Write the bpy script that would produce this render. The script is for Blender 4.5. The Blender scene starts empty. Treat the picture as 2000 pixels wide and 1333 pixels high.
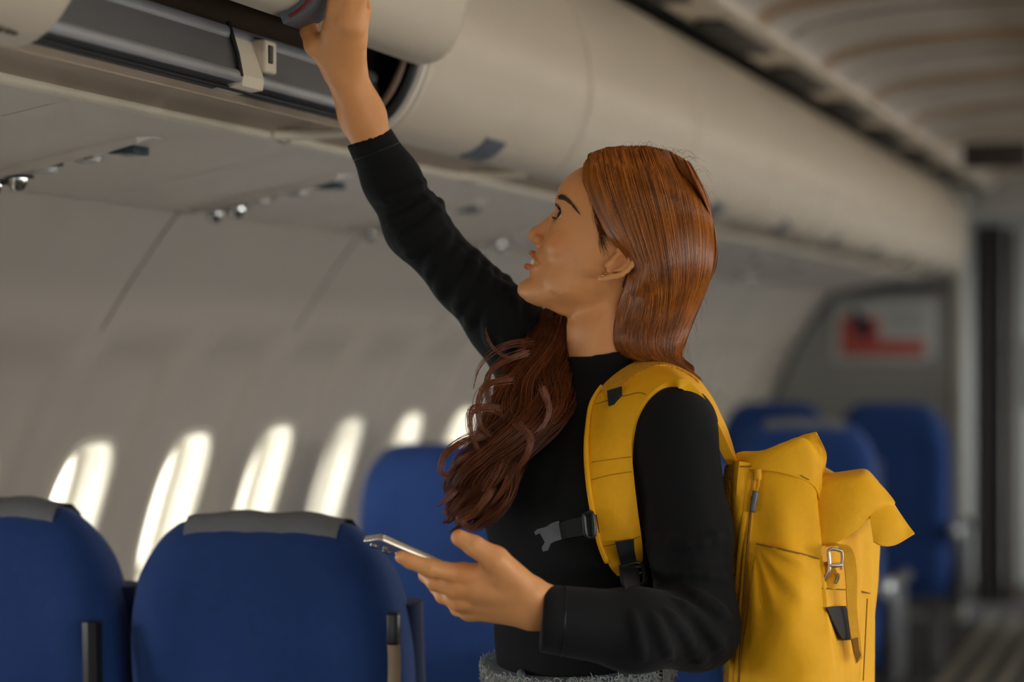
import bpy, bmesh, math, random
import numpy as np
from mathutils import Vector, Matrix

random.seed(7)
RNG = np.random.default_rng(11)
SC = bpy.context.scene
COL = SC.collection

# ------------------------------------------------------------------ camera
CAM_Z = 1.42
FPX = 2000 * 85 / 36.0
YAW = math.atan(1380.0 / FPX)            # the lens points this far left of the aisle direction (+Y)
CT, ST = math.cos(YAW), math.sin(YAW)
cam_d = bpy.data.cameras.new('camera')
cam_d.lens = 85; cam_d.sensor_width = 36; cam_d.sensor_fit = 'HORIZONTAL'
cam_d.clip_start = 0.05; cam_d.clip_end = 100
cam_d.dof.use_dof = True; cam_d.dof.focus_distance = 3.24; cam_d.dof.aperture_fstop = 2.3
cam = bpy.data.objects.new('camera', cam_d); COL.objects.link(cam)
cam.location = (0, 0, CAM_Z); cam.rotation_euler = (math.pi / 2, 0, YAW)
SC.camera = cam

# ------------------------------------------------------------------ world, exposure
W = bpy.data.worlds.new('sky'); SC.world = W; W.use_nodes = True
bg = W.node_tree.nodes['Background']
bg.inputs[0].default_value = (0.93, 0.97, 1.0, 1); bg.inputs[1].default_value = 2.4
vs = SC.view_settings
vs.view_transform = 'Standard'; vs.look = 'None'; vs.gamma = 1.0; vs.exposure = 0.0; vs.use_curve_mapping = False
SC.cycles.use_denoising = True
SC.cycles.adaptive_min_samples = 16; SC.cycles.adaptive_threshold = 0.08; SC.cycles.max_bounces = 5; SC.cycles.diffuse_bounces = 3; SC.cycles.glossy_bounces = 3
SC.cycles.transparent_max_bounces = 12; SC.cycles.caustics_reflective = False; SC.cycles.caustics_refractive = False

# ------------------------------------------------------------------ area lights: daylight at the cabin windows, and the ceiling lamps
LIGHTS = []
def area(name, loc, rot, sx, sy, watts, color):
    d = bpy.data.lights.new(name, 'AREA'); d.shape = 'RECTANGLE'; d.size = sx; d.size_y = sy
    d.energy = watts; d.color = color
    o = bpy.data.objects.new(name, d); COL.objects.link(o); o.location = loc; o.rotation_euler = rot
    LIGHTS.append(o); return o

CABC = 0.56                              # cabin centre, metres left of the camera
WIN_P, WIN_T0 = 0.509, 4.0               # window pitch, centre of window 0
RFUS, ZFUS = 1.8, 0.5                    # sidewall circle
def wall_xz(al, side=-1):
    return (-CABC + side * (RFUS - 0.03) * math.cos(al), ZFUS + RFUS * math.sin(al))
WIN_AL = math.asin((1.03 - ZFUS) / RFUS)
KEY, FILL, COVE = 7.0, 3.8, 20.0
for n in range(-9, 20):
    y = WIN_T0 + WIN_P * n
    x, z = wall_xz(WIN_AL, 1)
    area('window_daylight_right', (x + 0.10, y, z + 0.04), (0, math.pi / 2 - WIN_AL, 0), 0.32, 0.22, KEY, (0.97, 0.99, 1.0))
for n in range(-6, 16):
    y = WIN_T0 + WIN_P * n
    x, z = wall_xz(WIN_AL, -1)
    area('window_daylight_left', (x - 0.16, y, z + 0.05), (0, WIN_AL - math.pi / 2, 0), 0.32, 0.22, FILL, (0.97, 0.99, 1.0))

# warm lamp strip that runs along the top of the bins on the camera's side of the cabin
area('cove_lamp', (-CABC + 0.50, 5.6, 2.185), (0, math.radians(62), 0), 0.07, 12.0, COVE, (1.0, 0.88, 0.74))

# ------------------------------------------------------------------ helpers
def C2W(p):
    p = np.asarray(p, float)
    X, D, Z = p[..., 0], p[..., 1], p[..., 2]
    return np.stack([X * CT - D * ST, X * ST + D * CT, Z + CAM_Z], -1)
def P(px, py, d):                         # a point d metres in front of the lens: (right, depth, up)
    return np.array([(px - 1000.0) * d / FPX, d, (666.5 - py) * d / FPX])

def link(name, me, parent=None):
    o = bpy.data.objects.new(name, me); COL.objects.link(o)
    if parent is not None:
        o.parent = parent
    return o
def wloc(o):
    v = Vector((0, 0, 0))
    while o is not None:
        v += o.location; o = o.parent
    return v
def mesh(name, verts, faces, mat, parent=None, smooth=True, tag=None, sharp=None):
    """world-space vertices -> one mesh object; a child keeps its root's origin"""
    off = wloc(parent) if parent is not None else Vector((0, 0, 0))
    v = np.asarray(verts, float) - np.array(off)
    me = bpy.data.meshes.new(name)
    if isinstance(faces, np.ndarray):
        nf, k = faces.shape
        me.vertices.add(len(v)); me.vertices.foreach_set('co', v.astype(np.float32).ravel())
        me.loops.add(nf * k); me.loops.foreach_set('vertex_index', faces.astype(np.int32).ravel())
        me.polygons.add(nf); me.polygons.foreach_set('loop_start', np.arange(0, nf * k, k, dtype=np.int32))
        me.update(calc_edges=True); me.validate()
    else:
        me.from_pydata([tuple(x) for x in v], [], [tuple(f) for f in faces]); me.update()
    if smooth:
        me.polygons.foreach_set('use_smooth', np.ones(len(me.polygons), bool))
        if sharp is not None:
            me.set_sharp_from_angle(angle=math.radians(sharp))
    if mat is not None:
        me.materials.append(mat)
    o = link(name, me, parent)
    if tag: settag(o, **tag)
    return o
def settag(o, label=None, category=None, group=None, kind=None):
    if label: o['label'] = label
    if category: o['category'] = category
    if group: o['group'] = group
    if kind: o['kind'] = kind
    return o
def thing(name, loc, label, category, group=None):
    o = bpy.data.objects.new(name, None); COL.objects.link(o); o.location = loc
    o.empty_display_size = 0.1
    return settag(o, label, category, group)
def copy_tree(o, parent=None, loc=None):
    c = o.copy(); COL.objects.link(c); c.parent = parent
    if loc is not None: c.location = loc
    for ch in [x for x in bpy.data.objects if x.parent == o]:
        copy_tree(ch, c)
    return c

class MB:
    """collects shapes for one mesh"""
    def __init__(s): s.v = []; s.f = []
    def add(s, v, f):
        b = len(s.v); s.v += [tuple(x) for x in v]; s.f += [tuple(i + b for i in q) for q in f]; return s
    def box(s, lo, hi, bev=0.0):
        bm = bmesh.new(); bmesh.ops.create_cube(bm, size=1)
        c = [(a + b) / 2 for a, b in zip(lo, hi)]; d = [abs(b - a) for a, b in zip(lo, hi)]
        for v in bm.verts: v.co = Vector((v.co.x * d[0] + c[0], v.co.y * d[1] + c[1], v.co.z * d[2] + c[2]))
        if bev > 0:
            bmesh.ops.bevel(bm, geom=list(bm.edges), offset=min(bev, min(d) * 0.45), segments=3, profile=0.5, affect='EDGES')
        return s.bm(bm)
    def bm(s, bm):
        bm.verts.ensure_lookup_table(); bm.verts.index_update()
        s.add([v.co[:] for v in bm.verts], [[v.index for v in f.verts] for f in bm.faces]); bm.free(); return s
    def tube(s, pts, r, n=10, closed=False, cap=True, sq=None):
        v, f = tube_geo(pts, r, n, closed, cap, sq); return s.add(v, f)
    def loft(s, rings, close=True, cap=True):
        v, f = loft_geo(rings, close, cap); return s.add(v, f)
    def build(s, name, mat, parent=None, smooth=True, sharp=40, **tag):
        return mesh(name, s.v, s.f, mat, parent, smooth, tag or None, sharp)

def frames(pts, closed=False):
    pts = np.asarray(pts, float); n = len(pts)
    if closed: t = np.roll(pts, -1, 0) - np.roll(pts, 1, 0)
    else: t = np.gradient(pts, axis=0)
    t /= np.linalg.norm(t, axis=1)[:, None] + 1e-12
    a = np.array([0, 0, 1.0]) if abs(t[0][2]) < 0.9 else np.array([1.0, 0, 0])
    u = np.zeros_like(pts); w = np.zeros_like(pts)
    u0 = np.cross(t[0], a); u0 /= np.linalg.norm(u0)
    for i in range(n):
        u0 = u0 - t[i] * np.dot(u0, t[i]); u0 /= np.linalg.norm(u0) + 1e-12
        u[i] = u0; w[i] = np.cross(t[i], u0)
    return t, u, w
def tube_geo(pts, r, n=10, closed=False, cap=True, sq=None):
    pts = np.asarray(pts, float); m = len(pts)
    r = np.full(m, r) if np.isscalar(r) else np.asarray(r, float)
    t, u, w = frames(pts, closed)
    v = []
    for i in range(m):
        for k in range(n):
            a = 2 * math.pi * k / n
            c, s_ = math.cos(a), math.sin(a)
            if sq: c *= sq
            v.append(pts[i] + r[i] * (c * u[i] + s_ * w[i]))
    f = []
    for i in range(m if closed else m - 1):
        j = (i + 1) % m
        for k in range(n):
            l = (k + 1) % n
            f.append((i * n + k, i * n + l, j * n + l, j * n + k))
    if cap and not closed:
        f.append(tuple(reversed(range(n)))); f.append(tuple((m - 1) * n + k for k in range(n)))
    return v, f
def loft_geo(rings, close=True, cap=True):
    n = len(rings[0]); v = [tuple(p) for r in rings for p in r]; f = []
    for i in range(len(rings) - 1):
        for k in range(n if close else n - 1):
            l = (k + 1) % n
            f.append((i * n + k, i * n + l, (i + 1) * n + l, (i + 1) * n + k))
    if cap and close:
        f.append(tuple(reversed(range(n)))); f.append(tuple((len(rings) - 1) * n + k for k in range(n)))
    return v, f
def spline(pts, n, closed=False):
    """Catmull-Rom through pts (any dimension), n samples"""
    p = np.asarray(pts, float)
    if len(p) == 2: 
        return p[0] + (p[1] - p[0]) * np.linspace(0, 1, n)[:, None]
    seg = np.r_[0, np.cumsum(np.linalg.norm(np.diff(p, axis=0), axis=1) + 1e-9)]
    ts = np.linspace(0, seg[-1], n)
    ext = np.vstack([2 * p[0] - p[1], p, 2 * p[-1] - p[-2]])
    i = np.clip(np.searchsorted(seg, ts, side='right') - 1, 0, len(p) - 2)
    u = ((ts - seg[i]) / (seg[i + 1] - seg[i]))[:, None]
    a, b, c, d = ext[i], ext[i + 1], ext[i + 2], ext[i + 3]
    return 0.5 * ((2 * b) + (-a + c) * u + (2 * a - 5 * b + 4 * c - d) * u ** 2 + (-a + 3 * b - 3 * c + d) * u ** 3)
def sstep(a, b, x):
    t = np.clip((np.asarray(x, float) - a) / (b - a), 0, 1); return t * t * (3 - 2 * t)

# ------------------------------------------------------------------ materials
def srgb(r, g, b):
    f = lambda c: (c / 255 / 12.92) if c / 255 <= 0.04045 else ((c / 255 + 0.055) / 1.055) ** 2.4
    return (f(r), f(g), f(b), 1.0)
def mat(name, rgb, rough=0.5, metal=0.0, var=0.06, nscale=30.0, bump=0.0, bscale=None, detail=4.0, spec=0.5, sheen=0.0, sss=0.0, coat=0.0,
        attr=None, stretch=None, weave=0.0):
    m = bpy.data.materials.new(name); m.use_nodes = True
    nt = m.node_tree; N = nt.nodes; L = nt.links
    b = N['Principled BSDF']
    c = srgb(*rgb) if max(rgb) > 1.001 else (*rgb, 1.0)
    tc = N.new('ShaderNodeTexCoord'); src = tc.outputs['Object']
    if stretch:
        mp = N.new('ShaderNodeMapping'); mp.inputs['Scale'].default_value = stretch
        L.new(src, mp.inputs['Vector']); src = mp.outputs['Vector']
    nz = N.new('ShaderNodeTexNoise'); nz.inputs['Scale'].default_value = nscale; nz.inputs['Detail'].default_value = detail
    L.new(src, nz.inputs['Vector'])
    mix = N.new('ShaderNodeMix'); mix.data_type = 'RGBA'
    lo = tuple(x * (1 - var) for x in c[:3]) + (1,); hi = tuple(min(1, x * (1 + var)) for x in c[:3]) + (1,)
    mix.inputs['A'].default_value = lo; mix.inputs['B'].default_value = hi
    L.new(nz.outputs['Fac'], mix.inputs['Factor'])
    out = mix.outputs['Result']
    if attr:
        at = N.new('ShaderNodeAttribute'); at.attribute_name = attr
        mx = N.new('ShaderNodeMix'); mx.data_type = 'RGBA'; mx.blend_type = 'MULTIPLY'; mx.inputs['Factor'].default_value = 1.0
        L.new(out, mx.inputs['A']); L.new(at.outputs['Color'], mx.inputs['B']); out = mx.outputs['Result']
    L.new(out, b.inputs['Base Color'])
    b.inputs['Roughness'].default_value = rough; b.inputs['Metallic'].default_value = metal
    b.inputs['Specular IOR Level'].default_value = spec
    if sheen: b.inputs['Sheen Weight'].default_value = sheen; b.inputs['Sheen Roughness'].default_value = 0.5
    if coat: b.inputs['Coat Weight'].default_value = coat; b.inputs['Coat Roughness'].default_value = 0.15
    if sss:
        b.inputs['Subsurface Weight'].default_value = sss
        b.inputs['Subsurface Radius'].default_value = (0.012, 0.005, 0.003); b.inputs['Subsurface Scale'].default_value = 1.0
    if bump or weave:
        bp = N.new('ShaderNodeBump'); bp.inputs['Strength'].default_value = bump or weave; bp.inputs['Distance'].default_value = 0.002
        if weave:
            wv = N.new('ShaderNodeTexVoronoi'); wv.inputs['Scale'].default_value = bscale or 400
            L.new(tc.outputs['Object'], wv.inputs['Vector']); L.new(wv.outputs['Distance'], bp.inputs['Height'])
        else:
            n2 = N.new('ShaderNodeTexNoise'); n2.inputs['Scale'].default_value = bscale or nscale * 3; n2.inputs['Detail'].default_value = 3
            L.new(src, n2.inputs['Vector']); L.new(n2.outputs['Fac'], bp.inputs['Height'])
        L.new(bp.outputs['Normal'], b.inputs['Normal'])
    return m
M = {}
M['wall'] = mat('sidewall_laminate', (176, 166, 152), 0.55, var=0.03, nscale=4, bump=0.03, bscale=300)
M['bin'] = mat('bin_plastic', (190, 177, 157), 0.46, var=0.025, nscale=3, bump=0.02, bscale=350)
M['bin_in'] = mat('bin_lining', (128, 104, 86), 0.85, var=0.1, nscale=20, bump=0.1)
M['trim'] = mat('cream_trim', (214, 202, 180), 0.4, var=0.02)
M['psu'] = mat('service_panel_plastic', (202, 192, 180), 0.5, var=0.03, nscale=5, bump=0.02, bscale=300)
M['ceil'] = mat('ceiling_panel', (170, 160, 148), 0.6, var=0.03, nscale=4)
M['rib'] = mat('ceiling_rib', (150, 128, 104), 0.6, var=0.03, nscale=4)
M['strip'] = mat('vent_strip', (206, 192, 170), 0.5, var=0.03)
M['gap'] = mat('dark_gap', (40, 34, 26), 0.9, var=0.1)
M['vent'] = mat('vent_grille', (52, 44, 36), 0.7, var=0.1, nscale=60)
M['alu'] = mat('brushed_aluminium', (150, 149, 150), 0.5, 0.45, var=0.12, nscale=12, stretch=(60, 1, 60), bump=0.05)
M['aludark'] = mat('brushed_dark_aluminium', (92, 90, 90), 0.55, 0.4, var=0.2, nscale=12, stretch=(80, 1, 80), bump=0.08)
M['chrome'] = mat('chrome', (210, 210, 205), 0.15, 1.0, var=0.02)
M['black'] = mat('black_rubber', (14, 13, 13), 0.55, var=0.2)
M['blackp'] = mat('black_plastic', (22, 22, 24), 0.35, var=0.1)
M['greyh'] = mat('grey_latch_plastic', (96, 98, 104), 0.4, var=0.06)
M['red'] = mat('red_mark', (120, 30, 24), 0.5)
M['teal'] = mat('teal_sign', (24, 52, 62), 0.3)
M['frame'] = mat('window_frame_plastic', (214, 206, 188), 0.45, var=0.02)
M['shade'] = mat('window_shade_plastic', (208, 202, 186), 0.5, var=0.02)
M['seat'] = mat('blue_seat_fabric', (16, 58, 122), 0.85, var=0.14, nscale=60, bump=0.12, bscale=500, sheen=0.12)
M['seat_dark'] = mat('navy_seat_fabric', (14, 34, 78), 0.85, var=0.14, nscale=60, bump=0.12, bscale=500, sheen=0.2)
M['cover'] = mat('grey_headrest_cloth', (122, 124, 128), 0.9, var=0.08, nscale=80, bump=0.15, bscale=500)
M['armgrey'] = mat('armrest_plastic', (70, 70, 72), 0.4, var=0.06)
M['armcap'] = mat('armrest_cap', (190, 194, 196), 0.25, 0.6, var=0.03)
M['belt'] = mat('seat_belt_webbing', (150, 128, 104), 0.8, var=0.1)
M['carpet'] = mat('aisle_carpet', (46, 42, 38), 0.95, var=0.3, nscale=140, bump=0.3)
M['fstrip'] = mat('floor_track', (120, 110, 92), 0.6, var=0.1, nscale=20)
M['part'] = mat('partition_laminate', (146, 146, 142), 0.6, var=0.03, nscale=6)
M['parted'] = mat('partition_edging', (92, 91, 90), 0.6)
M['pan'] = mat('brown_pan_plastic', (156, 138, 118), 0.5, var=0.03)
M['joint'] = mat('panel_joint_filler', (128, 119, 108), 0.7)
M['rlight'] = mat('reading_light_lens', (178, 174, 166), 0.35, var=0.02)
M['post'] = mat('light_post', (186, 184, 176), 0.5)
M['curtain'] = mat('dark_curtain', (66, 61, 57), 0.9, var=0.1, nscale=20, bump=0.2)
M['curtainb'] = mat('brown_curtain', (84, 68, 56), 0.9, var=0.1, nscale=20, bump=0.2)
M['galley'] = mat('galley_laminate', (160, 160, 154), 0.5)
M['screen'] = mat('dark_screen', (8, 8, 9), 0.15)
M['paper'] = mat('poster_paper', (186, 188, 184), 0.6, var=0.02)
M['posterred'] = mat('poster_red', (184, 82, 74), 0.6, var=0.04)
M['posternavy'] = mat('poster_navy', (26, 28, 58), 0.6)
M['ink'] = mat('dark_ink', (52, 44, 34), 0.7)
M['postergrey'] = mat('poster_grey_ink', (140, 142, 140), 0.7)
def glass(name, tint=(0.93, 0.95, 0.95), gl=0.08):
    m = bpy.data.materials.new(name); m.use_nodes = True; nt = m.node_tree; N = nt.nodes; L = nt.links
    N.remove(N['Principled BSDF'])
    t = N.new('ShaderNodeBsdfTransparent'); t.inputs[0].default_value = (*tint, 1)
    g = N.new('ShaderNodeBsdfGlossy'); g.inputs['Roughness'].default_value = 0.05
    x = N.new('ShaderNodeMixShader'); x.inputs[0].default_value = gl
    L.new(t.outputs[0], x.inputs[1]); L.new(g.outputs[0], x.inputs[2]); L.new(x.outputs[0], N['Material Output'].inputs[0])
    return m
M['glass'] = glass('window_pane')
# =================================================================== the cabin shell
Y0, Y1 = -1.6, 15.2
floor = MB().box((-2.35, Y0, -0.05), (1.25, Y1, 0.0)).build('floor', M['carpet'], smooth=False, kind='structure')
for L_ in (1.10, 0.98, 0.86, 0.74):
    MB().box((-L_ - 0.028, Y0 + 0.1, 0.0), (-L_ + 0.028, 12.6, 0.006), 0.002).build('floor_track', M['fstrip'], floor)

AL_LO, AL_HI = math.asin((0.0 - ZFUS) / RFUS), math.asin((1.725 - ZFUS) / RFUS)
def recess(dt, al):
    """how far the panel round a window is sunk into the sidewall"""
    a = sstep(0.205, 0.155, abs(dt)) * sstep(math.radians(31.5), math.radians(28.5), al) * sstep(math.radians(1), math.radians(4), al)
    return 0.020 * a
def wall_pt(side, tc, dt, al, extra=0.0):
    r = recess(dt, al) + extra
    return (-CABC + side * ((RFUS - 0.03) * math.cos(al) + r * math.cos(al)), tc + dt, ZFUS + RFUS * math.sin(al) + r * math.sin(al))
WHW, WHA = 0.128, 0.188 / RFUS            # half opening
def rr(th, hw, hh, p=3.4):
    c, s = math.cos(th), math.sin(th)
    k = (abs(c / hw) ** p + abs(s / hh) ** p) ** (-1.0 / p)
    return c * k, s * k
def panel_geo(side):
    NA, NR = 64, 16
    v = []; f = []
    hw = WIN_P / 2 + 0.0004
    for j in range(NR + 1):
        q = (j / NR) ** 1.25
        for i in range(NA):
            th = 2 * math.pi * i / NA
            x, a = rr(th, WHW, WHA)
            # outer point on the rectangle in the same direction
            c, s = math.cos(th), math.sin(th)
            cand = []
            if abs(c) > 1e-6: cand.append(hw / abs(c))
            if s > 1e-6: cand.append((AL_HI - WIN_AL) / s * 1.0)
            if s < -1e-6: cand.append((AL_LO - WIN_AL) / s * 1.0)
            k = min(cand); X2, A2 = c * k, s * k
            dx, da = x + (X2 - x) * q, a + (A2 - a) * q
            v.append(wall_pt(side, 0, dx, WIN_AL + da))
    for j in range(NR):
        for i in range(NA):
            l = (i + 1) % NA
            q = (j * NA + i, j * NA + l, (j + 1) * NA + l, (j + 1) * NA + i)
            f.append(q if side < 0 else q[::-1])
    # the four corners are closed by fans
    b = NR * NA; n0 = len(v)
    for sx in (-1, 1):
        for al in (AL_LO, AL_HI):
            v.append(wall_pt(side, 0, sx * hw, al)); ci = len(v) - 1
            # outer ring points adjacent to that corner: last on the vertical side, first on the horizontal one
            best = None
            for i in range(NA):
                l = (i + 1) % NA
                p, q = v[b + i], v[b + l]
                onv = lambda w: abs(abs(w[1]) - hw) < 1e-6
                if onv(p) != onv(q):
                    mid = np.array(v[b + i]) + np.array(v[b + l])
                    d = np.linalg.norm(mid / 2 - np.array(v[ci]))
                    if best is None or d < best[0]: best = (d, i, l)
            f.append((b + best[1], b + best[2], ci))
    return v, f
def window_geo(side):
    """reveal (funnel), inner frame lip, pane, shade: rings in the window's own (dt, dalpha)"""
    NA = 56
    def ring(hw, ha, depth):
        out = []
        for i in range(NA):
            x, a = rr(2 * math.pi * i / NA, hw, ha)
            al = WIN_AL + a
            r = 0.020 + depth
            out.append((-CABC + side * ((RFUS - 0.03 + r) * math.cos(al)), x, ZFUS + (RFUS + r) * math.sin(al)))
        return out
    rv = [ring(WHW + 0.012, WHA + 0.012 / RFUS, -0.004), ring(WHW + 0.004, WHA + 0.004 / RFUS, -0.010), ring(WHW - 0.003, WHA - 0.003 / RFUS, -0.006),
          ring(WHW - 0.006, WHA - 0.006 / RFUS, 0.012), ring(WHW - 0.018, WHA - 0.018 / RFUS, 0.055), ring(WHW - 0.022, WHA - 0.022 / RFUS, 0.058)]
    bez = [ring(WHW - 0.022, WHA - 0.022 / RFUS, 0.058), ring(WHW - 0.030, WHA - 0.030 / RFUS, 0.060), ring(WHW - 0.034, WHA - 0.034 / RFUS, 0.075), ring(WHW - 0.034, WHA - 0.034 / RFUS, 0.105)]
    pane = ring(WHW - 0.032, WHA - 0.032 / RFUS, 0.085)
    return loft_geo(rv, True, False), loft_geo(bez, True, False), (pane, [tuple(range(NA))])
wall_l = thing('wall_left', (0, 0, 0), None, None); settag(wall_l, kind='structure')
wall_r = thing('wall_right', (0, 0, 0), None, None); settag(wall_r, kind='structure')
wi = 0
for side, root, rng in ((-1, wall_l, range(-6, 17)), (1, wall_r, range(-9, 20))):
    pv, pf = panel_geo(side); (rvv, rvf), (bzv, bzf), (pnv, pnf) = window_geo(side)
    proto = None
    for n in rng:
        y = WIN_T0 + WIN_P * n
        if proto is None:
            po = mesh('wall_panel', pv, pf, M['wall'], root); po.location = (0, y, 0)
            wo = mesh('window_%d' % (wi + 1), rvv, rvf, M['frame']); wo.location = (0, y, 0); settag(wo, kind='structure')
            bo = mesh('window_bezel', bzv, bzf, M['frame']); bo.parent = wo
            gl = mesh('pane', pnv, pnf, M['glass']); gl.parent = wo
            proto = (po, wo, bo, gl)
        else:
            po = proto[0].copy(); COL.objects.link(po); po.location = (0, y, 0)
            wo = proto[1].copy(); wo.name = 'window_%d' % (wi + 1); COL.objects.link(wo); wo.location = (0, y, 0)
            for k in (2, 3):
                c = proto[k].copy(); COL.objects.link(c); c.parent = wo
        # half-drawn shades in some windows
        drop = {-1: 0.0, 1: 0.04, 2: 0.0, 3: 0.03, 4: 0.06}.get(n, 0.03 if n < 7 else 0.34) if side < 0 else 0
        if drop > 0.01:
            hw = WHW - 0.03; top = WHA - 0.03 / RFUS
            vv = []
            for a in np.linspace(top + 0.01, top - drop / RFUS, 5):
                for x in np.linspace(-hw, hw, 5):
                    r = 0.020 + 0.079
                    vv.append((-CABC + side * ((RFUS - 0.03 + r) * math.cos(WIN_AL + a)), y + x, ZFUS + (RFUS + r) * math.sin(WIN_AL + a)))
            ff = [(i * 5 + k, i * 5 + k + 1, i * 5 + k + 6, i * 5 + k + 5) for i in range(4) for k in range(4)]
            vv += [(a + side * 0.004, b, c) for a, b, c in vv]
            ff += [tuple(25 + i for i in q[::-1]) for q in ff]
            ff += [(20 + k, 21 + k, 46 + k, 45 + k) for k in range(4)]
            mesh('window_shade', vv, ff, M['shade'], wo)
        wi += 1
# upper sidewall joint strips between every second panel
for n in range(-6, 17, 2):
    y = WIN_T0 + WIN_P * (n + 0.5)
    pts = [wall_pt(-1, y, 0, al, -0.001) for al in np.linspace(math.radians(2), AL_HI, 24)]
    MB().tube(pts, 0.0028, 6).build('panel_joint', M['joint'], wall_l)

# unseen dark boxes added behind lining and ceiling to stop daylight leaking in
MB().box((-1.85, Y0 - 0.05, 2.42), (0.74, Y1, 2.45)).build('ceiling_leak_block', M['gap'], smooth=False, kind='structure')
MB().box((-1.83, Y0 - 0.05, 1.69), (-1.80, Y1, 2.42)).build('wall_leak_block', M['gap'], smooth=False, kind='structure')
MB().box((0.69, Y0 - 0.05, 1.69), (0.72, Y1, 2.42)).build('wall_leak_block', M['gap'], smooth=False, kind='structure')
# end walls
MB().box((-2.35, Y0 - 0.06, 0), (1.25, Y0, 2.5)).build('wall_rear', M['part'], smooth=False, kind='structure')

# ------------------------------------------------------------------ ceiling: arched panels, ribs, vent strips
CE_HW, CE_Z, CE_R = 0.55, 2.205, 0.105
def ceil_pt(a, y, off=0.0):               # a in 0..pi from left edge to right edge
    return (-CABC - (CE_HW) * math.cos(a) , y, CE_Z + (CE_R - off) * math.sin(a) ** 0.8)
ceiling = thing('ceiling', (0, 0, 0), None, None); settag(ceiling, kind='structure')
RP = 1.035
def ceil_panel(y0, y1):
    A = np.linspace(0, math.pi, 40); v = []; f = []
    ys = [y0, y0 + 0.012, y1 - 0.012, y1]; off = [-0.01, 0, 0, -0.01]
    for y, o in zip(ys, off):
        v += [ceil_pt(a, y, o) for a in A]
    n = len(A)
    for j in range(3):
        f += [(j * n + i, j * n + i + 1, (j + 1) * n + i + 1, (j + 1) * n + i) for i in range(n - 1)]
    return v, f
n0 = int((Y0 - 6.45) / RP) - 1
for k in range(n0, 9):
    y0 = 6.45 + RP * k
    v, f = ceil_panel(y0 + 0.02, y0 + RP - 0.02)
    mesh('ceiling_panel', v, f, M['ceil'], ceiling)
    A = np.linspace(0.02, math.pi - 0.02, 40)
    # a broad shallow rib in the middle of each panel, a narrow one over the joint
    for yc, w, h, m in ((y0, 0.03, 0.012, 'gap'), (y0 + 0.62, 0.10, 0.022, 'rib')):
        rings = []
        for a in A:
            b = ceil_pt(a, 0); c = ceil_pt(a, 0, h)
            up = 0.02
            rings.append([(b[0], yc - w, b[2] + up), (b[0], yc - w, b[2]), (c[0], yc - w * 0.6, c[2]), (c[0], yc + w * 0.6, c[2]), (b[0], yc + w, b[2]), (b[0], yc + w, b[2] + up)])
        if m == 'gap':
            rings = [[(p[0], p[1], p[2] + 0.012) for p in r] for r in rings]
        MB().loft(rings, True, True).build('ceiling_rib', M[m], ceiling)
for s in (-1, 1):
    X = lambda L_: -CABC + s * (L_ - CABC)
    # strip with long vents between bins and ceiling arch, and the dark gap beside it
    def strip_quad(La, za, Lb, zb, y0, y1):
        return [(X(La), y0, za), (X(Lb), y0, zb), (X(Lb), y1, zb), (X(La), y1, za)]
    st = MB()
    ext = [(1.275, 2.222), (1.262, 2.214), (1.12, 2.204), (1.108, 2.212), (1.108, 2.25), (1.275, 2.25)]
    st.loft([[(X(a), y, b) for a, b in ext] for y in (Y0, 12.75)])
    so = st.build('vent_strip', M['strip'], ceiling, sharp=20)
    for k in range(-7, 7):
        yc = 6.15 + RP * k
        vb = MB().box((min(X(1.235), X(1.16)), yc - 0.335, 2.196), (max(X(1.235), X(1.16)), yc + 0.335, 2.208), 0.003)
        vo = vb.build('air_vent', M['vent'], so)
    MB().box((min(X(1.34), X(1.27)), Y0, 2.235), (max(X(1.34), X(1.27)), 12.75, 2.30)).build('shadow_gap', M['gap'], ceiling)

# ------------------------------------------------------------------ overhead bins
BIN_PROFILE = [(1.335, 1.757), (1.305, 1.756), (1.278, 1.768), (1.252, 1.795), (1.228, 1.84), (1.214, 1.89), (1.210, 1.94), (1.216, 1.99), (1.232, 2.05), (1.258, 2.115), (1.29, 2.17), (1.312, 2.198)]
PROF = spline(BIN_PROFILE, 44)
def prof_off(pr, d):
    t = np.gradient(pr, axis=0); t /= np.linalg.norm(t, axis=1)[:, None]
    n = np.stack([t[:, 1], -t[:, 0]], 1)      # points into the bin (larger L)
    return pr + n * d
SG = prof_off(PROF, 0.016)
def door_mb(y0, y1, s=-1, fn=lambda L_, z: (L_, z), inset=0.0, thick=0.02):
    """a curved door panel with rounded ends"""
    X = lambda L_: -CABC + s * (L_ - CABC)
    inn = prof_off(PROF, thick); edge = prof_off(PROF, 0.007)
    stations = [(y0 + 0.001, edge, inn), (y0 + 0.003, prof_off(PROF, 0.003), inn), (y0 + 0.009, PROF, inn), (y0 + 0.02, PROF, inn), (y0 + 0.06, PROF, inn), (y1 - 0.06, PROF, inn), (y1 - 0.02, PROF, inn), (y1 - 0.009, PROF, inn), (y1 - 0.003, prof_off(PROF, 0.003), inn), (y1 - 0.001, edge, inn)]
    rings = []
    for y, a, b in stations:
        r = []
        for L_, z in list(a) + list(b[::-1]):
            l2, z2 = fn(L_, z); r.append((X(l2), y, z2))
        rings.append(r)
    return MB().loft(rings)
def latch_mb(yc, s=-1, fn=lambda L_, z: (L_, z), w=0.06, i0=2, i1=7, out=0.006):
    X = lambda L_: -CABC + s * (L_ - CABC)
    o = prof_off(PROF, -out)[i0:i1 + 1]; b = prof_off(PROF, 0.004)[i0:i1 + 1]
    rings = []
    for y, k in ((yc - w, 0.0), (yc - w + 0.006, 1.0), (yc + w - 0.006, 1.0), (yc + w, 0.0)):
        a = b + (o - b) * k
        rings.append([(X(fn(*p)[0]), y, fn(*p)[1]) for p in list(a) + list(prof_off(PROF, 0.01)[i0:i1 + 1][::-1])])
    return MB().loft(rings)
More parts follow.
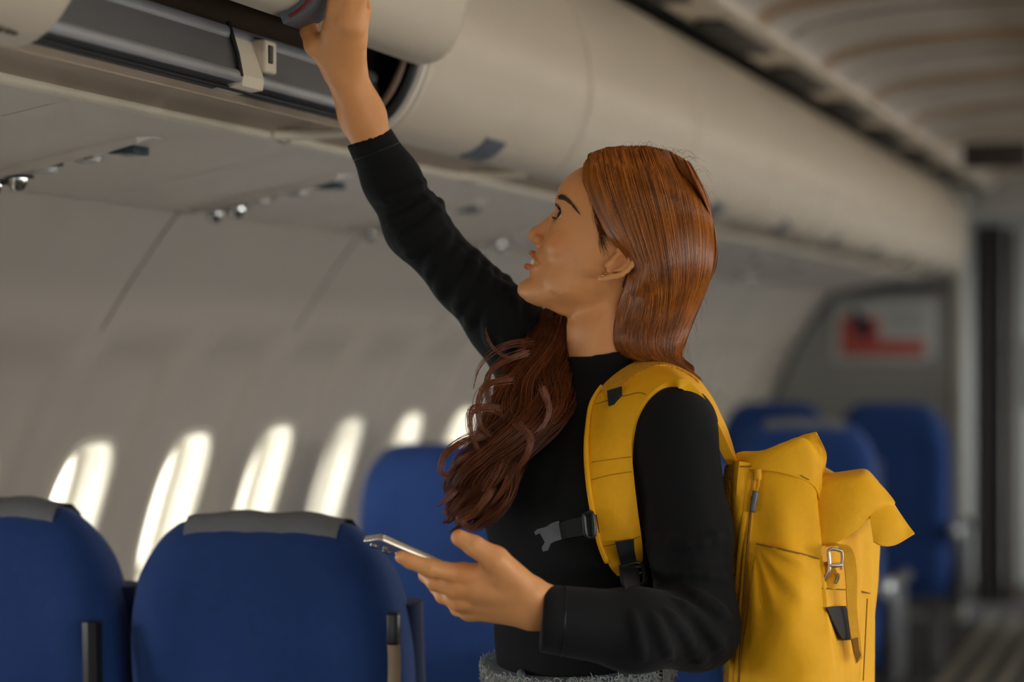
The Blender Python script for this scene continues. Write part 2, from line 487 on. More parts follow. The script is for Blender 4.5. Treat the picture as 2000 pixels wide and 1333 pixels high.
def pan_mb(y0, y1, s):
    """bottom pan under a bin: from the sill back to the service panel"""
    X = lambda L_: -CABC + s * (L_ - CABC)
    sec = [(1.335, 1.757), (1.345, 1.766), (1.36, 1.778), (1.41, 1.776), (1.452, 1.766), (1.466, 1.752), (1.49, 1.752), (1.52, 1.80), (1.335, 1.80)]
    return MB().loft([[(X(a), y, b) for a, b in sec] for y in (y0, y1)])
def rim_mb(y0, y1, s):
    X = lambda L_: -CABC + s * (L_ - CABC)
    p = [(1.468, y0), (1.470, y0 + 0.3), (1.470, y1 - 0.16), (1.462, y1 - 0.07), (1.43, y1 - 0.025), (1.38, y1 - 0.012), (1.345, y1 - 0.01)]
    q = spline([(X(a), b, 1.752 + (1.47 - a) * 0.07) for a, b in p], 60)
    return MB().tube(q, 0.0095, 10)
def make_bin(y0, y1, s, label, group, opened=False):
    X = lambda L_: -CABC + s * (L_ - CABC)
    xa, xb = sorted((X(1.33), X(1.75)))
    root = thing('overhead_bin', (X(1.4), (y0 + y1) / 2, 1.757), label, 'overhead bin', group)
    pan_mb(y0 + 0.002, y1 - 0.002, s).build('bottom_pan', M['pan'], root, sharp=50)
    rim_mb(y0 + 0.004, y1 - 0.004, s).build('bottom_rim', M['trim'], root)
    if not opened:
        door_mb(y0 + 0.008, y1 - 0.008, s).build('door', M['bin'], root, sharp=60)
        d = [o for o in bpy.data.objects if o.parent == root and o.name.startswith('door')][-1]
        latch_mb((y0 + y1) / 2, s).build('latch_handle', M['greyh'], d, sharp=50)
        MB().box((xa, y0 + 0.004, 1.80), (xb, y1 - 0.004, 2.20), 0.01).build('shell', M['gap'], root)
    return root
BINS_Y = [0.40, 1.45, 2.50, 3.70, 4.71, 5.75, 6.80, 7.84, 8.87, 9.91, 10.95, 11.7, 12.33]
ORD = ['second', 'third', 'fourth', 'fifth', 'sixth', 'seventh', 'eighth', 'ninth', 'tenth', 'eleventh']
for i in range(len(BINS_Y) - 1):
    y0, y1 = BINS_Y[i], BINS_Y[i + 1]
    if i == 2: continue
    if i == 0: lab = 'closed cream overhead bin cut by the left edge, farthest from the open bin'
    elif i == 1: lab = 'closed cream overhead bin at the top left corner, nearest before the open bin'
    elif i == 3: lab = 'closed cream overhead bin just right of the open bin, behind the raised hand'
    elif i == len(BINS_Y) - 2: lab = 'last closed cream overhead bin at the far end by the dark curtain'
    else: lab = 'closed cream overhead bin, %s in the row beyond the open bin' % ORD[i - 4]
    make_bin(y0, y1, -1, lab, 'closed overhead bins in a row')
X_ = lambda L_: -CABC + (L_ - CABC)
run = MB().loft([[(-CABC + (a - CABC), y, b) for a, b in list(PROF) + [(1.75, 2.2), (1.75, 1.78), (1.49, 1.752)]] for y in (Y0 + 0.01, 12.3)])
run.build('trim_4', M['bin'], sharp=40, kind='structure')
# --- the open bin
OB0, OB1 = 2.50, 3.70
ob = make_bin(OB0, OB1, -1, 'open overhead bin with dark lining and metal sill above the raised hand', 'overhead bins of the row', True)
ob['group'] = 'closed overhead bins in a row'; del ob['group']
xi = -1.75
li = MB()
sec_in = [(1.345, 1.800), (1.38, 1.80), (1.74, 1.815), (1.74, 2.20), (1.33, 2.20)]
v = [(-a, y, b) for y in (OB0 + 0.012, OB1 - 0.012) for a, b in sec_in]
li.add(v, [(0, 1, 6, 5), (1, 2, 7, 6), (2, 3, 8, 7), (3, 4, 9, 8), (0, 4, 3, 2, 1), (5, 6, 7, 8, 9)])
li.build('lining', M['bin_in'], ob, smooth=False)
MB().box((-1.765, OB0 + 0.004, 1.79), (-1.745, OB1 - 0.004, 2.22)).box((-1.76, OB0 + 0.004, 2.205), (-1.33, OB1 - 0.004, 2.22)).build('shell', M['bin'], ob)
# sill: lower bead, dark inset band, upper bead
sill = MB().loft([[(-a, y, b) for a, b in ((1.338, 1.768), (1.300, 1.777), (1.294, 1.784), (1.308, 1.842), (1.318, 1.848), (1.338, 1.846), (1.352, 1.81))] for y in (OB0 + 0.012, OB1 - 0.012)]).build('sill', M['aludark'], ob, sharp=30)
MB().tube([(-1.2935, OB0 + 0.013, 1.7845), (-1.2935, OB1 - 0.013, 1.7845)], 0.0085, 10, sq=0.6).build('sill_bead', M['alu'], sill)
MB().tube([(-1.311, OB0 + 0.013, 1.845), (-1.311, OB1 - 0.013, 1.845)], 0.010, 10, sq=0.7).build('sill_bead', M['alu'], sill)
MB().tube([(-1.312, OB0 + 0.013, 1.770), (-1.312, OB1 - 0.013, 1.770)], 0.0035, 8).build('sill_gasket', M['black'], sill)
# striker block in the middle of the sill
sy = 3.135
stk = MB()
prof = [(1.345, 1.85), (1.320, 1.858), (1.308, 1.85), (1.288, 1.787), (1.290, 1.772), (1.345, 1.765)]
stk.loft([[(-a, y, b) for a, b in prof] for y in (sy - 0.045, sy + 0.03)])
so_ = stk.build('striker', M['trim'], ob, sharp=25)
bm = MB().box((-1.312, sy + 0.03, 1.798), (-1.286, sy + 0.075, 1.846), 0.005); bm.build('striker_catch', M['trim'], so_)
MB().box((-1.2885, sy + 0.040, 1.812), (-1.2840, sy + 0.056, 1.838), 0.002).build('striker_slot', M['black'], so_)
MB().tube([(-1.309, sy - 0.049, 1.86), (-1.295, sy - 0.05, 1.815), (-1.289, sy - 0.05, 1.784)], 0.0035, 8).build('striker_gasket', M['black'], so_)
# end frames with black gasket at both ends of the opening
for y, sg in ((OB1 - 0.012, -1), (OB0 + 0.012, 1)):
    if sg > 0: continue
    pr = [(-a, y + sg * 0.012, b) for a, b in prof_off(PROF, 0.018)]
    MB().tube(pr, 0.010, 8).build('end_gasket', M['black'], ob)
    pr = [(-a, y + sg * 0.002, b) for a, b in prof_off(PROF, 0.008)]
    MB().tube(pr, 0.010, 8).build('end_frame', M['psu'], ob)
    pr = [(-a, y + sg * 0.030, b) for a, b in prof_off(PROF, 0.03)]
    MB().tube(pr, 0.006, 8).build('end_bead', M['bin_in'], ob)
# the raised door
HINGE = np.array([1.47, 2.10]); ANG = math.radians(17)
bot = np.array([1.278, 1.768])
tgt = np.array([1.178, 1.889])
def open_fn(L_, z):
    p = np.array([L_, z]) - bot
    c, s = math.cos(ANG), math.sin(ANG)
    # tip the door: its foot swings towards the aisle
    q = np.array([p[0] * c + p[1] * s, -p[0] * s + p[1] * c])
    r = tgt + q
    return r[0], r[1]
door = door_mb(OB0 + 0.02, OB1 - 0.004, -1, open_fn).build('door', M['bin'], ob, sharp=60)
lt = latch_mb(3.085, -1, open_fn, 0.042, 1, 14, 0.016).build('latch_handle', M['greyh'], door, sharp=50)
rm_ = [open_fn(*q) for q in prof_off(PROF, -0.011)[2:15]]
MB().tube([(-a, 3.040, b) for a, b in rm_], 0.0022, 6).build('latch_mark', M['red'], door)

# ------------------------------------------------------------------ label text on the bin before the open one
def text(body, size, mat_, parent, mtx, name='lettering', align='LEFT'):
    cu = bpy.data.curves.new(name, 'FONT'); cu.body = body; cu.size = size; cu.extrude = 0.0004; cu.align_x = align
    cu.materials.append(mat_)
    tmp = bpy.data.objects.new('tmp', cu); COL.objects.link(tmp)
    dg = bpy.context.evaluated_depsgraph_get()
    me = bpy.data.meshes.new_from_object(tmp.evaluated_get(dg)); me.name = name
    bpy.data.objects.remove(tmp)
    me.transform(mtx); me.materials.clear(); me.materials.append(mat_)
    off = wloc(parent)
    me.transform(Matrix.Translation(-off))
    return link(name, me, parent)
def frame_mtx(o, ex, ey):
    ex = Vector(ex).normalized(); ey = Vector(ey); ey = (ey - ex * ey.dot(ex)).normalized(); ez = ex.cross(ey)
    m = Matrix((ex, ey, ez)).transposed().to_4x4(); m.translation = Vector(o); return m
bb = [o for o in bpy.data.objects if o.get('label', '').startswith('closed cream overhead bin at the top left')][0]
dd = [o for o in bpy.data.objects if o.parent == bb and o.name.startswith('door')][0]
pA = prof_off(PROF, -0.0012)
pA = prof_off(PROF, -0.0022)
text('Fully fasten', 0.0125, M['ink'], dd, frame_mtx((-pA[4][0], 2.374, pA[4][1]), (0, 1, 0), (pA[4][0] - pA[6][0], 0, pA[6][1] - pA[4][1])))

# ------------------------------------------------------------------ service panels under the bins
def psu_z(L_): return 1.748 - (L_ - 1.48) * 0.195
def psu_plate(s):
    X = lambda L_: -CABC + s * (L_ - CABC)
    root = thing('trim_%d' % (1 if s < 0 else 2), (0, 0, 0), None, None); settag(root, kind='structure')
    ys = [3.40 - 0.435 + 0.87 * k for k in range(-5, 12)]
    for a, b in zip(ys[:-1], ys[1:]):
        b = min(b, 12.6)
        Ls = [1.478, 1.486, 1.60, 1.75, 1.88, 1.915, 1.99]
        zs = [psu_z(1.48) + 0.02, psu_z(1.486), psu_z(1.6), psu_z(1.75), psu_z(1.88) - 0.001, psu_z(1.915) + 0.004, psu_z(1.945) + 0.03]
        rings = [[(X(l), y, z) for l, z in zip(Ls, zs)] + [(X(l), y, z + 0.03) for l, z in zip(Ls[::-1], zs[::-1])] for y in (a + 0.003, b - 0.003)]
        MB().loft(rings).build('service_panel', M['psu'], root, sharp=25)
    return root
trim1 = psu_plate(-1); psu_plate(1)
POS = ['under the open bin', 'left of the raised sleeve', 'between raised sleeve and face', 'behind the face and hair', 'beyond the head', 'sixth along the row', 'seventh along the row', 'eighth along the row']
def on_psu(L_, y, dz=0.0): return (-L_, y, psu_z(L_) - dz)
for k in range(8):
    y = 3.40 + 0.87 * k
    root = thing('passenger_service_unit', on_psu(1.72, y), 'reading light and air nozzle strip, ' + POS[k], 'service unit', 'reading light strips under the bins')
    base = MB()
    rings = []
    for L_, w, h in ((1.560, 0.020, 0.002), (1.575, 0.042, 0.010), (1.62, 0.052, 0.013), (1.84, 0.052, 0.013), (1.868, 0.042, 0.010), (1.885, 0.02, 0.002)):
        z = psu_z(L_)
        rings.append([(-L_, y - w, z + 0.003), (-L_, y - w * 0.9, z - h), (-L_, y + w * 0.9, z - h), (-L_, y + w, z + 0.003)])
    base.loft(rings).build('housing', M['psu'], root, sharp=30)
    for L_ in (1.835, 1.79):
        c = np.array(on_psu(L_, y - 0.012, 0.012))
        kn = MB().tube([c + (0, 0, 0.004), c - (0, 0, 0.006), c - (0, 0, 0.018), c - (0, 0, 0.022)], [0.017, 0.017, 0.012, 0.008], 16).build('air_nozzle', M['chrome'], root)
        MB().tube([c + (0, -0.002, 0.001), c + (0, -0.002, -0.003)], 0.026, 16).build('nozzle_ring', M['blackp'], kn)
    for L_ in (1.74, 1.665):
        c = np.array(on_psu(L_, y - 0.02, 0.011))
        MB().tube([c + (0, 0, 0.003), c - (0, 0, 0.006), c - (0, 0, 0.009)], [0.022, 0.020, 0.012], 18).build('reading_light', M['rlight'], root)
    c = on_psu(1.60, y, 0.0135)
    MB().box((c[0] - 0.024, y - 0.04, c[2] - 0.006), (c[0] + 0.02, y + 0.018, c[2] + 0.008), 0.003).build('seat_belt_sign', M['teal'], root)
    if k < 2:
        for ch, L_ in (('A', 1.705), ('B', 1.655)):
            z = psu_z(L_)
            text(ch, 0.030, M['ink'], root, frame_mtx((-L_, y - 0.046, z - 0.0145), (1, 0, 0.195), (0, 1, 0)) @ Matrix.Scale(-1, 4, (0, 0, 1)), 'seat_letter', 'CENTER')

# ------------------------------------------------------------------ far end: partition with poster, post, curtain, galley wall
PT = 12.35
pp = []
for al in np.linspace(AL_LO, math.asin((1.70 - ZFUS) / RFUS), 24):
    x, z = wall_xz(al, -1); pp.append((x + 0.012, z))
outl = pp + [(-1.29, 1.76), (-1.27, 0.0)]
wp = MB().loft([[(x, y, z) for x, z in outl] for y in (PT, PT + 0.04)]).build('wall_partition', M['part'], sharp=30, kind='structure')
MB().box((-1.285, PT - 0.02, 0), (-1.225, PT + 0.06, 2.2), 0.015).build('partition_post', M['post'], wp)
edge = [(x + 0.01, PT - 0.006, z) for x, z in pp]
MB().tube(edge, 0.012, 8).build('partition_edge', M['parted'], wp)
MB().box((-1.93, PT - 0.012, 1.66), (-1.30, PT, 1.72), 0.004).build('partition_header', M['parted'], wp)
ps = thing('wall_poster', (-1.63, PT - 0.006, 1.47), 'white and red poster on the grey partition at the far end', 'poster')
MB().box((-1.90, PT - 0.010, 1.315), (-1.37, PT - 0.001, 1.625), 0.003).build('sheet', M['paper'], ps)
MB().box((-1.855, PT - 0.013, 1.345), (-1.43, PT - 0.0095, 1.425), 0.001).build('red_band', M['posterred'], ps)
MB().box((-1.855, PT - 0.013, 1.425), (-1.66, PT - 0.0095, 1.545), 0.001).build('red_block', M['posterred'], ps)
b2 = MB()
n = 20
sh = [(-1.80, 1.56), (-1.775, 1.585), (-1.75, 1.55), (-1.70, 1.52), (-1.69, 1.46), (-1.73, 1.43), (-1.77, 1.45), (-1.785, 1.50)]
b2.loft([[(x, y, z) for x, z in sh] for y in (PT - 0.016, PT - 0.0125)]).build('navy_figure', M['posternavy'], ps)
for zz in (1.565, 1.525, 1.485):
    MB().box((-1.61, PT - 0.012, zz), (-1.43, PT - 0.0095, zz + 0.014)).build('text_line', M['postergrey'], ps)
def curtain(name, x0, x1, y, z0, z1, m, lab):
    xs = np.linspace(x0, x1, 80); wv = 0.022 * np.sin((xs - x0) * 2 * math.pi / 0.055) + 0.008 * np.sin((xs - x0) * 60)
    zs = np.linspace(z0, z1, 6); v = []
    for th in (0, 0.006):
        for z in zs:
            for x, o in zip(xs, wv): v.append((x, y + o * (0.8 + 0.3 * (z1 - z) / (z1 - z0)) + th, z))
    n = len(xs); f = []
    for t in (0, 1):
        b = t * n * len(zs)
        for j in range(len(zs) - 1):
            for i in range(n - 1):
                q = (b + j * n + i, b + j * n + i + 1, b + (j + 1) * n + i + 1, b + (j + 1) * n + i)
                f.append(q if t == 0 else q[::-1])
    return mesh(name, v, f, m, None, True, dict(label=lab, category='curtain'))
curtain('curtain', -1.215, -1.06, PT + 0.34, 0.06, 2.02, M['curtain'], 'dark folded curtain hanging beside the partition post')
curtain('curtain', -1.055, -1.00, PT + 0.42, 0.06, 2.0, M['curtainb'], 'narrow brown curtain edge next to the dark curtain')
MB().tube([(-1.3, PT + 0.38, 2.05), (0.3, PT + 0.38, 2.05)], 0.012, 8).build('curtain_rail', M['alu'], label='metal curtain rail across the far doorway', category='rail')
MB().box((-1.3, PT + 0.3, 2.06), (0.35, PT + 0.5, 2.32), 0.02).build('trim_3', M['post'], kind='structure')
MB().box((-2.3, 14.4, 0), (1.25, 14.5, 2.5)).build('wall_front', M['galley'], smooth=False, kind='structure')
MB().box((-1.07, 14.30, 1.02), (-0.60, 14.39, 1.42), 0.02).build('galley_screen', M['screen'], label='black screen on the far wall at the right edge', category='screen')
MB().box((-0.98, 9.75, 2.11), (-0.72, 9.83, 2.21), 0.01).build('exit_sign', M['vent'], label='small dark sign box hanging under the far ceiling', category='sign')
# =================================================================== seats
def seat_ring(w, d0, d1, z, cx, cy, tilt, n=40, p=4.0):
    """rounded-rectangle slice of a backrest"""
    out = []
    for k in range(n):
        th = 2 * math.pi * k / n
        x, y = rr(th, w, (d1 - d0) / 2, p)
        out.append((cx + x, cy + (d0 + d1) / 2 + y + tilt * z, z))
    return out
def make_seat(Lc, t, label, zt=1.16, hw=0.222, cover=True, bright=False, group='blue passenger seats'):
    x = -Lc
    root = thing('passenger_chair', (x, t, 0), label, 'seat', group)
    fab = M['seat']
    # backrest: lofted from hip to top with rounded shoulders; the rear face has side bolsters
    rings = []
    Z = [0.40, 0.46, 0.60, 0.75, 0.88, 0.98, 1.05, 1.09, 1.12, 1.14, 1.152, 1.158]
    HWs = [0.92, 1.0, 1.0, 1.0, 1.0, 0.985, 0.93, 0.86, 0.765, 0.67, 0.57, 0.42]
    D1 = [0.15, 0.16, 0.155, 0.15, 0.145, 0.14, 0.135, 0.125, 0.11, 0.095, 0.08, 0.06]
    D0 = [0.0, -0.005, 0.0, 0.0, -0.006, -0.008, -0.004, 0.004, 0.016, 0.03, 0.042, 0.052]
    for z, h, a, b in zip(Z, HWs, D0, D1):
        ring = []
        for k in range(64):
            th = 2 * math.pi * k / 64
            X_, Y_ = rr(th, hw * h, (b - a) / 2, 4.0)
            yy = (a + b) / 2 + Y_
            if Y_ < 0:      # rear face: slightly sunken middle between bolsters, a crease across
                yy += 0.016 * math.exp(-(X_ / (hw * 0.62)) ** 8) * min(1, max(0, (1.12 - z) / 0.12))
                if abs(z - 0.88) < 0.03: yy += 0.010 * math.exp(-((abs(X_) - hw * 0.66) / 0.06) ** 2)
            ring.append((x + X_, t + yy - 0.10 * (z - 0.9), z * zt / 1.158))
        rings.append(ring)
    dense = []
    R = np.array(rings)
    zz = np.linspace(0, len(rings) - 1, 44)
    for q in zz:
        i = min(int(q), len(rings) - 2); u = q - i
        i0, i3 = max(i - 1, 0), min(i + 2, len(rings) - 1)
        a, b, c, d = R[i0], R[i], R[i + 1], R[i3]
        dense.append(0.5 * ((2 * b) + (-a + c) * u + (2 * a - 5 * b + 4 * c - d) * u * u + (-a + 3 * b - 3 * c + d) * u ** 3))
    back = MB().loft(dense).build('backrest', fab, root, sharp=60)
    # dark side shell between seat pad and rear cover
    for sx in (1, -1):
        pts = [(x + sx * (hw - 0.022), t + 0.105 - 0.10 * (z - 0.9), z * zt / 1.158) for z in np.linspace(0.45, 1.03, 16)]
        MB().tube(pts, 0.029, 10, sq=None).build('side_shell', M['seat_dark'], root)
    # seat pan, cushion
    MB().box((x - hw, t + 0.10, 0.33), (x + hw, t + 0.56, 0.46), 0.045).build('cushion', fab, root)
    MB().box((x - hw + 0.01, t + 0.12, 0.28), (x + hw - 0.01, t + 0.53, 0.335), 0.01).build('seat_pan', M['armgrey'], root)
    for yy in (0.16, 0.46):
        for sx in (-0.15, 0.15):
            MB().tube([(x + sx, t + yy, 0.29), (x + sx * 1.1, t + yy + (0.04 if yy < 0.3 else -0.03), 0.0)], 0.016, 8).build('leg', M['aludark'], root)
    if cover:
        # head cloth folded over the top edge
        v = []; n = 22
        xs = np.linspace(-hw * 0.55, hw * 0.56, n)
        prof = [(0.034, 1.128), (0.028, 1.138), (0.034, 1.152), (0.05, 1.164), (0.075, 1.1675), (0.10, 1.163), (0.128, 1.145), (0.146, 1.10), (0.154, 1.02), (0.158, 0.93)]
        for th in (0, 1):
            for j, (yy, z) in enumerate(prof):
                for X_ in xs:
                    dz = -0.010 * (abs(X_) / (hw * 0.62)) ** 3 + 0.002 * math.sin(X_ * 60 + j)
                    k = 0.004 * th
                    c = (0.088, 1.06)
                    sc = 1 - k / 0.12
                    v.append((x + X_, t + (c[0] + (yy - c[0]) * sc) - 0.10 * (z - 0.9), (c[1] + (z - c[1]) * sc + dz) * zt / 1.158))
        f = []; R_ = len(prof)
        for th in (0, 1):
            b = th * R_ * n
            for j in range(R_ - 1):
                for i in range(n - 1):
                    q = (b + j * n + i, b + j * n + i + 1, b + (j + 1) * n + i + 1, b + (j + 1) * n + i)
                    f.append(q if th else q[::-1])
        for i in range(n - 1):
            f.append((i, i + 1, R_ * n + i + 1, R_ * n + i))
        mesh('headrest_cover', v, f, M['cover'], root)
    return root
def armrest(root, x, t, lit=True):
    a = MB().box((x - 0.025, t + 0.08, 0.60), (x + 0.025, t + 0.50, 0.65), 0.02).build('armrest', M['armgrey'], root)
    MB().box((x - 0.027, t - 0.02, 0.585), (x + 0.027, t + 0.10, 0.66), 0.025).build('armrest_cap', M['armcap'], a)
    MB().box((x - 0.02, t + 0.10, 0.30), (x + 0.02, t + 0.40, 0.60), 0.02).build('armrest_panel', M['armgrey'], root)
s1 = make_seat(1.395, 3.40, 'blue seat back nearest the phone, grey cloth over its top', zt=1.150, hw=0.225)
armrest(s1, -1.150, 3.40)
# loose belt hanging at its aisle side
bp_ = spline([(-1.168, 3.372, 0.985), (-1.166, 3.372, 0.94), (-1.168, 3.37, 0.86), (-1.172, 3.37, 0.78)], 16)
MB().tube(bp_, 0.010, 8, sq=0.3).build('belt_strap', M['belt'], s1)
MB().box((-1.176, 3.362, 0.972), (-1.158, 3.382, 1.02), 0.004).build('belt_end', M['blackp'], s1)
s2 = make_seat(1.865, 3.40, 'blue seat back by the window at the lower left corner', zt=1.165, hw=0.225)
MB().tube([(-1.655, 3.372, 0.99), (-1.652, 3.37, 0.86), (-1.652, 3.37, 0.74)], 0.016, 8).build('belt_strap', M['blackp'], s2)
s3 = make_seat(1.885, 5.82, 'bright blue window seat behind the phone and the curls', hw=0.24, cover=False)
s4 = make_seat(1.355, 5.82, 'blue aisle seat hidden behind the person and the black sleeve', hw=0.23, cover=False)
armrest(s4, -1.13, 5.82); armrest(s3, -1.622, 5.60)
s5 = make_seat(1.285, 7.75, 'navy seat back with grey cloth right behind the backpack', hw=0.235)
armrest(s5, -1.02, 7.75)
s6 = make_seat(1.79, 7.75, 'blue window seat behind the yellow shoulder strap', hw=0.235, cover=False)
s7 = make_seat(1.325, 10.2, 'dark navy aisle seat below the poster, right of the backpack', hw=0.24, cover=False)
armrest(s7, -1.05, 10.2)
s8 = make_seat(1.82, 10.2, 'blue window seat farthest back below the poster', hw=0.24, cover=False)
s9 = make_seat(0.02, 11.0, 'dark blue seat across the aisle at the right edge', hw=0.24, cover=False)
s10 = make_seat(0.52, 11.0, 'dark blue aisle seat across the aisle at the right edge, near the curtain', hw=0.22, cover=False)
for o in (s9, s10):
    pass
# =================================================================== implicit surfaces -> meshes (sparse surface nets)
def smin(a, b, k):
    if k <= 0: return np.minimum(a, b)
    h = np.clip(0.5 + 0.5 * (b - a) / k, 0, 1)
    return b + (a - b) * h - k * h * (1 - h)
def smax(a, b, k): return -smin(-a, -b, k)
class Field:
    def __init__(s): s.items = []
    def add(s, f, k=0.0, op='u'): s.items.append((f, k, op)); return s
    def __call__(s, p, items=None):
        d = np.full(p.shape[:-1], 9.0)
        for f, k, op in (s.items if items is None else items):
            v = f(p)
            if op == 'u': d = smin(d, v, k)
            elif op == 's': d = smax(d, -v, k)
            elif op == 'i': d = smax(d, v, k)
        return d
def cone(a, b, ra, rb):
    a = np.asarray(a, float); b = np.asarray(b, float); ab = b - a; l2 = float(ab @ ab) + 1e-12
    def f(p):
        t = np.clip(((p - a) @ ab) / l2, 0, 1)
        return np.linalg.norm(p - a - t[..., None] * ab, axis=-1) - (ra + (rb - ra) * t)
    return f
def ellip(c, axes, r):
    """axes: rows are unit vectors"""
    c = np.asarray(c, float); A = np.asarray(axes, float); r = np.asarray(r, float)
    def f(p):
        q = (p - c) @ A.T
        k0 = np.linalg.norm(q / r, axis=-1); k1 = np.linalg.norm(q / (r * r), axis=-1) + 1e-9
        return k0 * (k0 - 1.0) / k1
    return f
def chain(F, pts, rs, k):
    for i in range(len(pts) - 1): F.add(cone(pts[i], pts[i + 1], rs[i], rs[i + 1]), k)
    return F
def surfnet(F, lo, hi, h, B=16):
    lo = np.asarray(lo, float); nb = np.ceil((np.asarray(hi) - lo) / (h * B)).astype(int)
    hd = B * h * math.sqrt(3) / 2
    g = np.stack(np.meshgrid(*[np.arange(n) for n in nb], indexing='ij'), -1).reshape(-1, 3)
    cen = lo + (g + 0.5) * B * h
    d = F(cen)
    keep = g[np.abs(d) < hd * 2.2 + 0.008]
    dims = nb * B + 2
    kc = lo + (keep + 0.5) * B * h
    near = [np.ones(len(kc), bool) if op == 'i' else f(kc) < 2.6 * hd + k + 0.008 for f, k, op in F.items]
    key = lambda I: (I[..., 0].astype(np.int64) * dims[1] + I[..., 1]) * dims[2] + I[..., 2]
    ax = np.arange(B + 1)
    loc = np.stack(np.meshgrid(ax, ax, ax, indexing='ij'), -1)
    K = []; V = []; Q = []
    corners = [(i, j, k) for i in (0, 1) for j in (0, 1) for k in (0, 1)]
    edges = [(a, b) for a in range(8) for b in range(a + 1, 8) if sum(abs(corners[a][t] - corners[b][t]) for t in range(3)) == 1]
    for bi, blk in enumerate(keep):
        idx = loc + blk * B
        items = [it for it, m_ in zip(F.items, near) if m_[bi]]
        if not items: continue
        val = F(lo + idx * h, items)
        s = val < 0
        if s.all() or not s.any(): continue
        cs = np.stack([s[i:B + i, j:B + j, k:B + k] for i, j, k in corners], -1)
        cv = np.stack([val[i:B + i, j:B + j, k:B + k] for i, j, k in corners], -1)
        act = cs.any(-1) & ~cs.all(-1)
        I = np.argwhere(act)
        if len(I) == 0: continue
        v8 = cv[act]; s8 = cs[act]
        acc = np.zeros((len(I), 3)); cnt = np.zeros(len(I))
        co = np.array(corners, float)
        for a, b in edges:
            x = s8[:, a] != s8[:, b]
            t = v8[:, a] / (v8[:, a] - v8[:, b] + 1e-20)
            t = np.where(x, t, 0)
            pt = co[a] + t[:, None] * (co[b] - co[a])
            acc += pt * x[:, None]; cnt += x
        K.append(key(I + blk * B)); V.append(lo + (I + blk * B + acc / cnt[:, None]) * h)
        for axis in range(3):
            sl0 = [slice(0, B)] * 3; sl1 = [slice(0, B)] * 3; sl1[axis] = slice(1, B + 1)
            a = s[tuple(sl0)]; b = s[tuple(sl1)]
            x = np.argwhere(a != b)
            if len(x) == 0: continue
            flip = a[tuple(x.T)]
            n = x + blk * B
            u, w = [(1, 2), (2, 0), (0, 1)][axis]
            e_u = np.zeros(3, int); e_u[u] = 1; e_w = np.zeros(3, int); e_w[w] = 1
            q = np.stack([key(n - e_u - e_w), key(n - e_w), key(n), key(n - e_u)], -1)
            q[~flip] = q[~flip][:, ::-1]
            ok = ((n - e_u - e_w) >= 0).all(1)
            Q.append(q[ok])
    K = np.concatenate(K); V = np.concatenate(V); Q = np.concatenate(Q)
    o = np.argsort(K); Ks = K[o]
    j = np.clip(np.searchsorted(Ks, Q), 0, len(Ks) - 1)
    good = (Ks[j] == Q).all(1)
    return V, o[j[good]]
def march(F, px, py, d0=2.8, d1=4.0, items=None, stop=0.0008):
    """first hit of the lens ray through a pixel, else its nearest approach"""
    px = np.asarray(px, float); py = np.asarray(py, float)
    dirv = np.stack([(px - 1000) / FPX, np.ones_like(px), (666.5 - py) / FPX], -1)
    t = np.full(px.shape, d0); best = np.full(px.shape, 9.0); bt = t.copy()
    act = np.arange(len(px))
    for _ in range(70):
        if len(act) == 0: break
        v = F(dirv[act] * t[act, None])
        imp = v < best[act]; best[act[imp]] = v[imp]; bt[act[imp]] = t[act[imp]]
        go = (v > stop) & (t[act] < d1)
        t[act[go]] += np.clip(v[go] * 0.85, 0.0006, 0.15)
        act = act[go]
    return bt, best
class DepthMap:
    """depth of a field as the lens meets it, tabulated on a pixel grid"""
    def __init__(s, F, x0, x1, y0, y1, step, d0=2.8, d1=4.0):
        s.x = np.arange(x0, x1 + step, step, dtype=float); s.y = np.arange(y0, y1 + step, step, dtype=float); s.st = step
        X, Y = np.meshgrid(s.x, s.y, indexing='ij')
        d, b = march(F, X.ravel(), Y.ravel(), d0, d1)
        s.d = d.reshape(X.shape)
    def __call__(s, px, py):
        u = np.clip((np.asarray(px, float) - s.x[0]) / s.st, 0, len(s.x) - 1.001); w = np.clip((np.asarray(py, float) - s.y[0]) / s.st, 0, len(s.y) - 1.001)
        i, j = u.astype(int), w.astype(int); a, b = u - i, w - j
        return (s.d[i, j] * (1 - a) + s.d[i + 1, j] * a) * (1 - b) + (s.d[i, j + 1] * (1 - a) + s.d[i + 1, j + 1] * a) * b
# =================================================================== the person
M['skin'] = mat('skin', (224, 156, 98), 0.48, var=0.03, nscale=60, bump=0.05, bscale=900, sss=0.10, attr='tint', spec=0.4)
M['knit'] = mat('black_jersey', (13, 13, 14), 0.85, var=0.12, nscale=240, bump=0.10, bscale=1400, sheen=0.03, spec=0.22)
M['denim'] = mat('washed_denim', (120, 130, 140), 0.85, var=0.25, nscale=120, bump=0.3, bscale=900, stretch=(1, 1, 4))
M['fray'] = mat('denim_thread', (176, 178, 172), 0.9, var=0.1)
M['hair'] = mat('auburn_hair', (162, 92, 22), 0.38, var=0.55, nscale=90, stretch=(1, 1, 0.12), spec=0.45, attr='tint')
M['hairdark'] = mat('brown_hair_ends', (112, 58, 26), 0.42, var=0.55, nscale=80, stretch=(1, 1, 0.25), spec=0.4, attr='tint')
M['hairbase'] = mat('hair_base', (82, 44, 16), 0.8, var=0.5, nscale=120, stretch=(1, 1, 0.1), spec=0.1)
M['lash'] = mat('lash', (18, 12, 10), 0.6)
M['brow'] = mat('brow_hair', (70, 48, 34), 0.8)
M['eyew'] = mat('eye_white', (214, 206, 198), 0.15, var=0.02, coat=0.5)
M['iris'] = mat('iris', (44, 26, 16), 0.12, var=0.3, nscale=400, coat=0.6)
M['teeth'] = mat('tooth_enamel', (226, 216, 200), 0.25, var=0.02)
M['gold'] = mat('gold', (214, 170, 96), 0.2, 1.0)
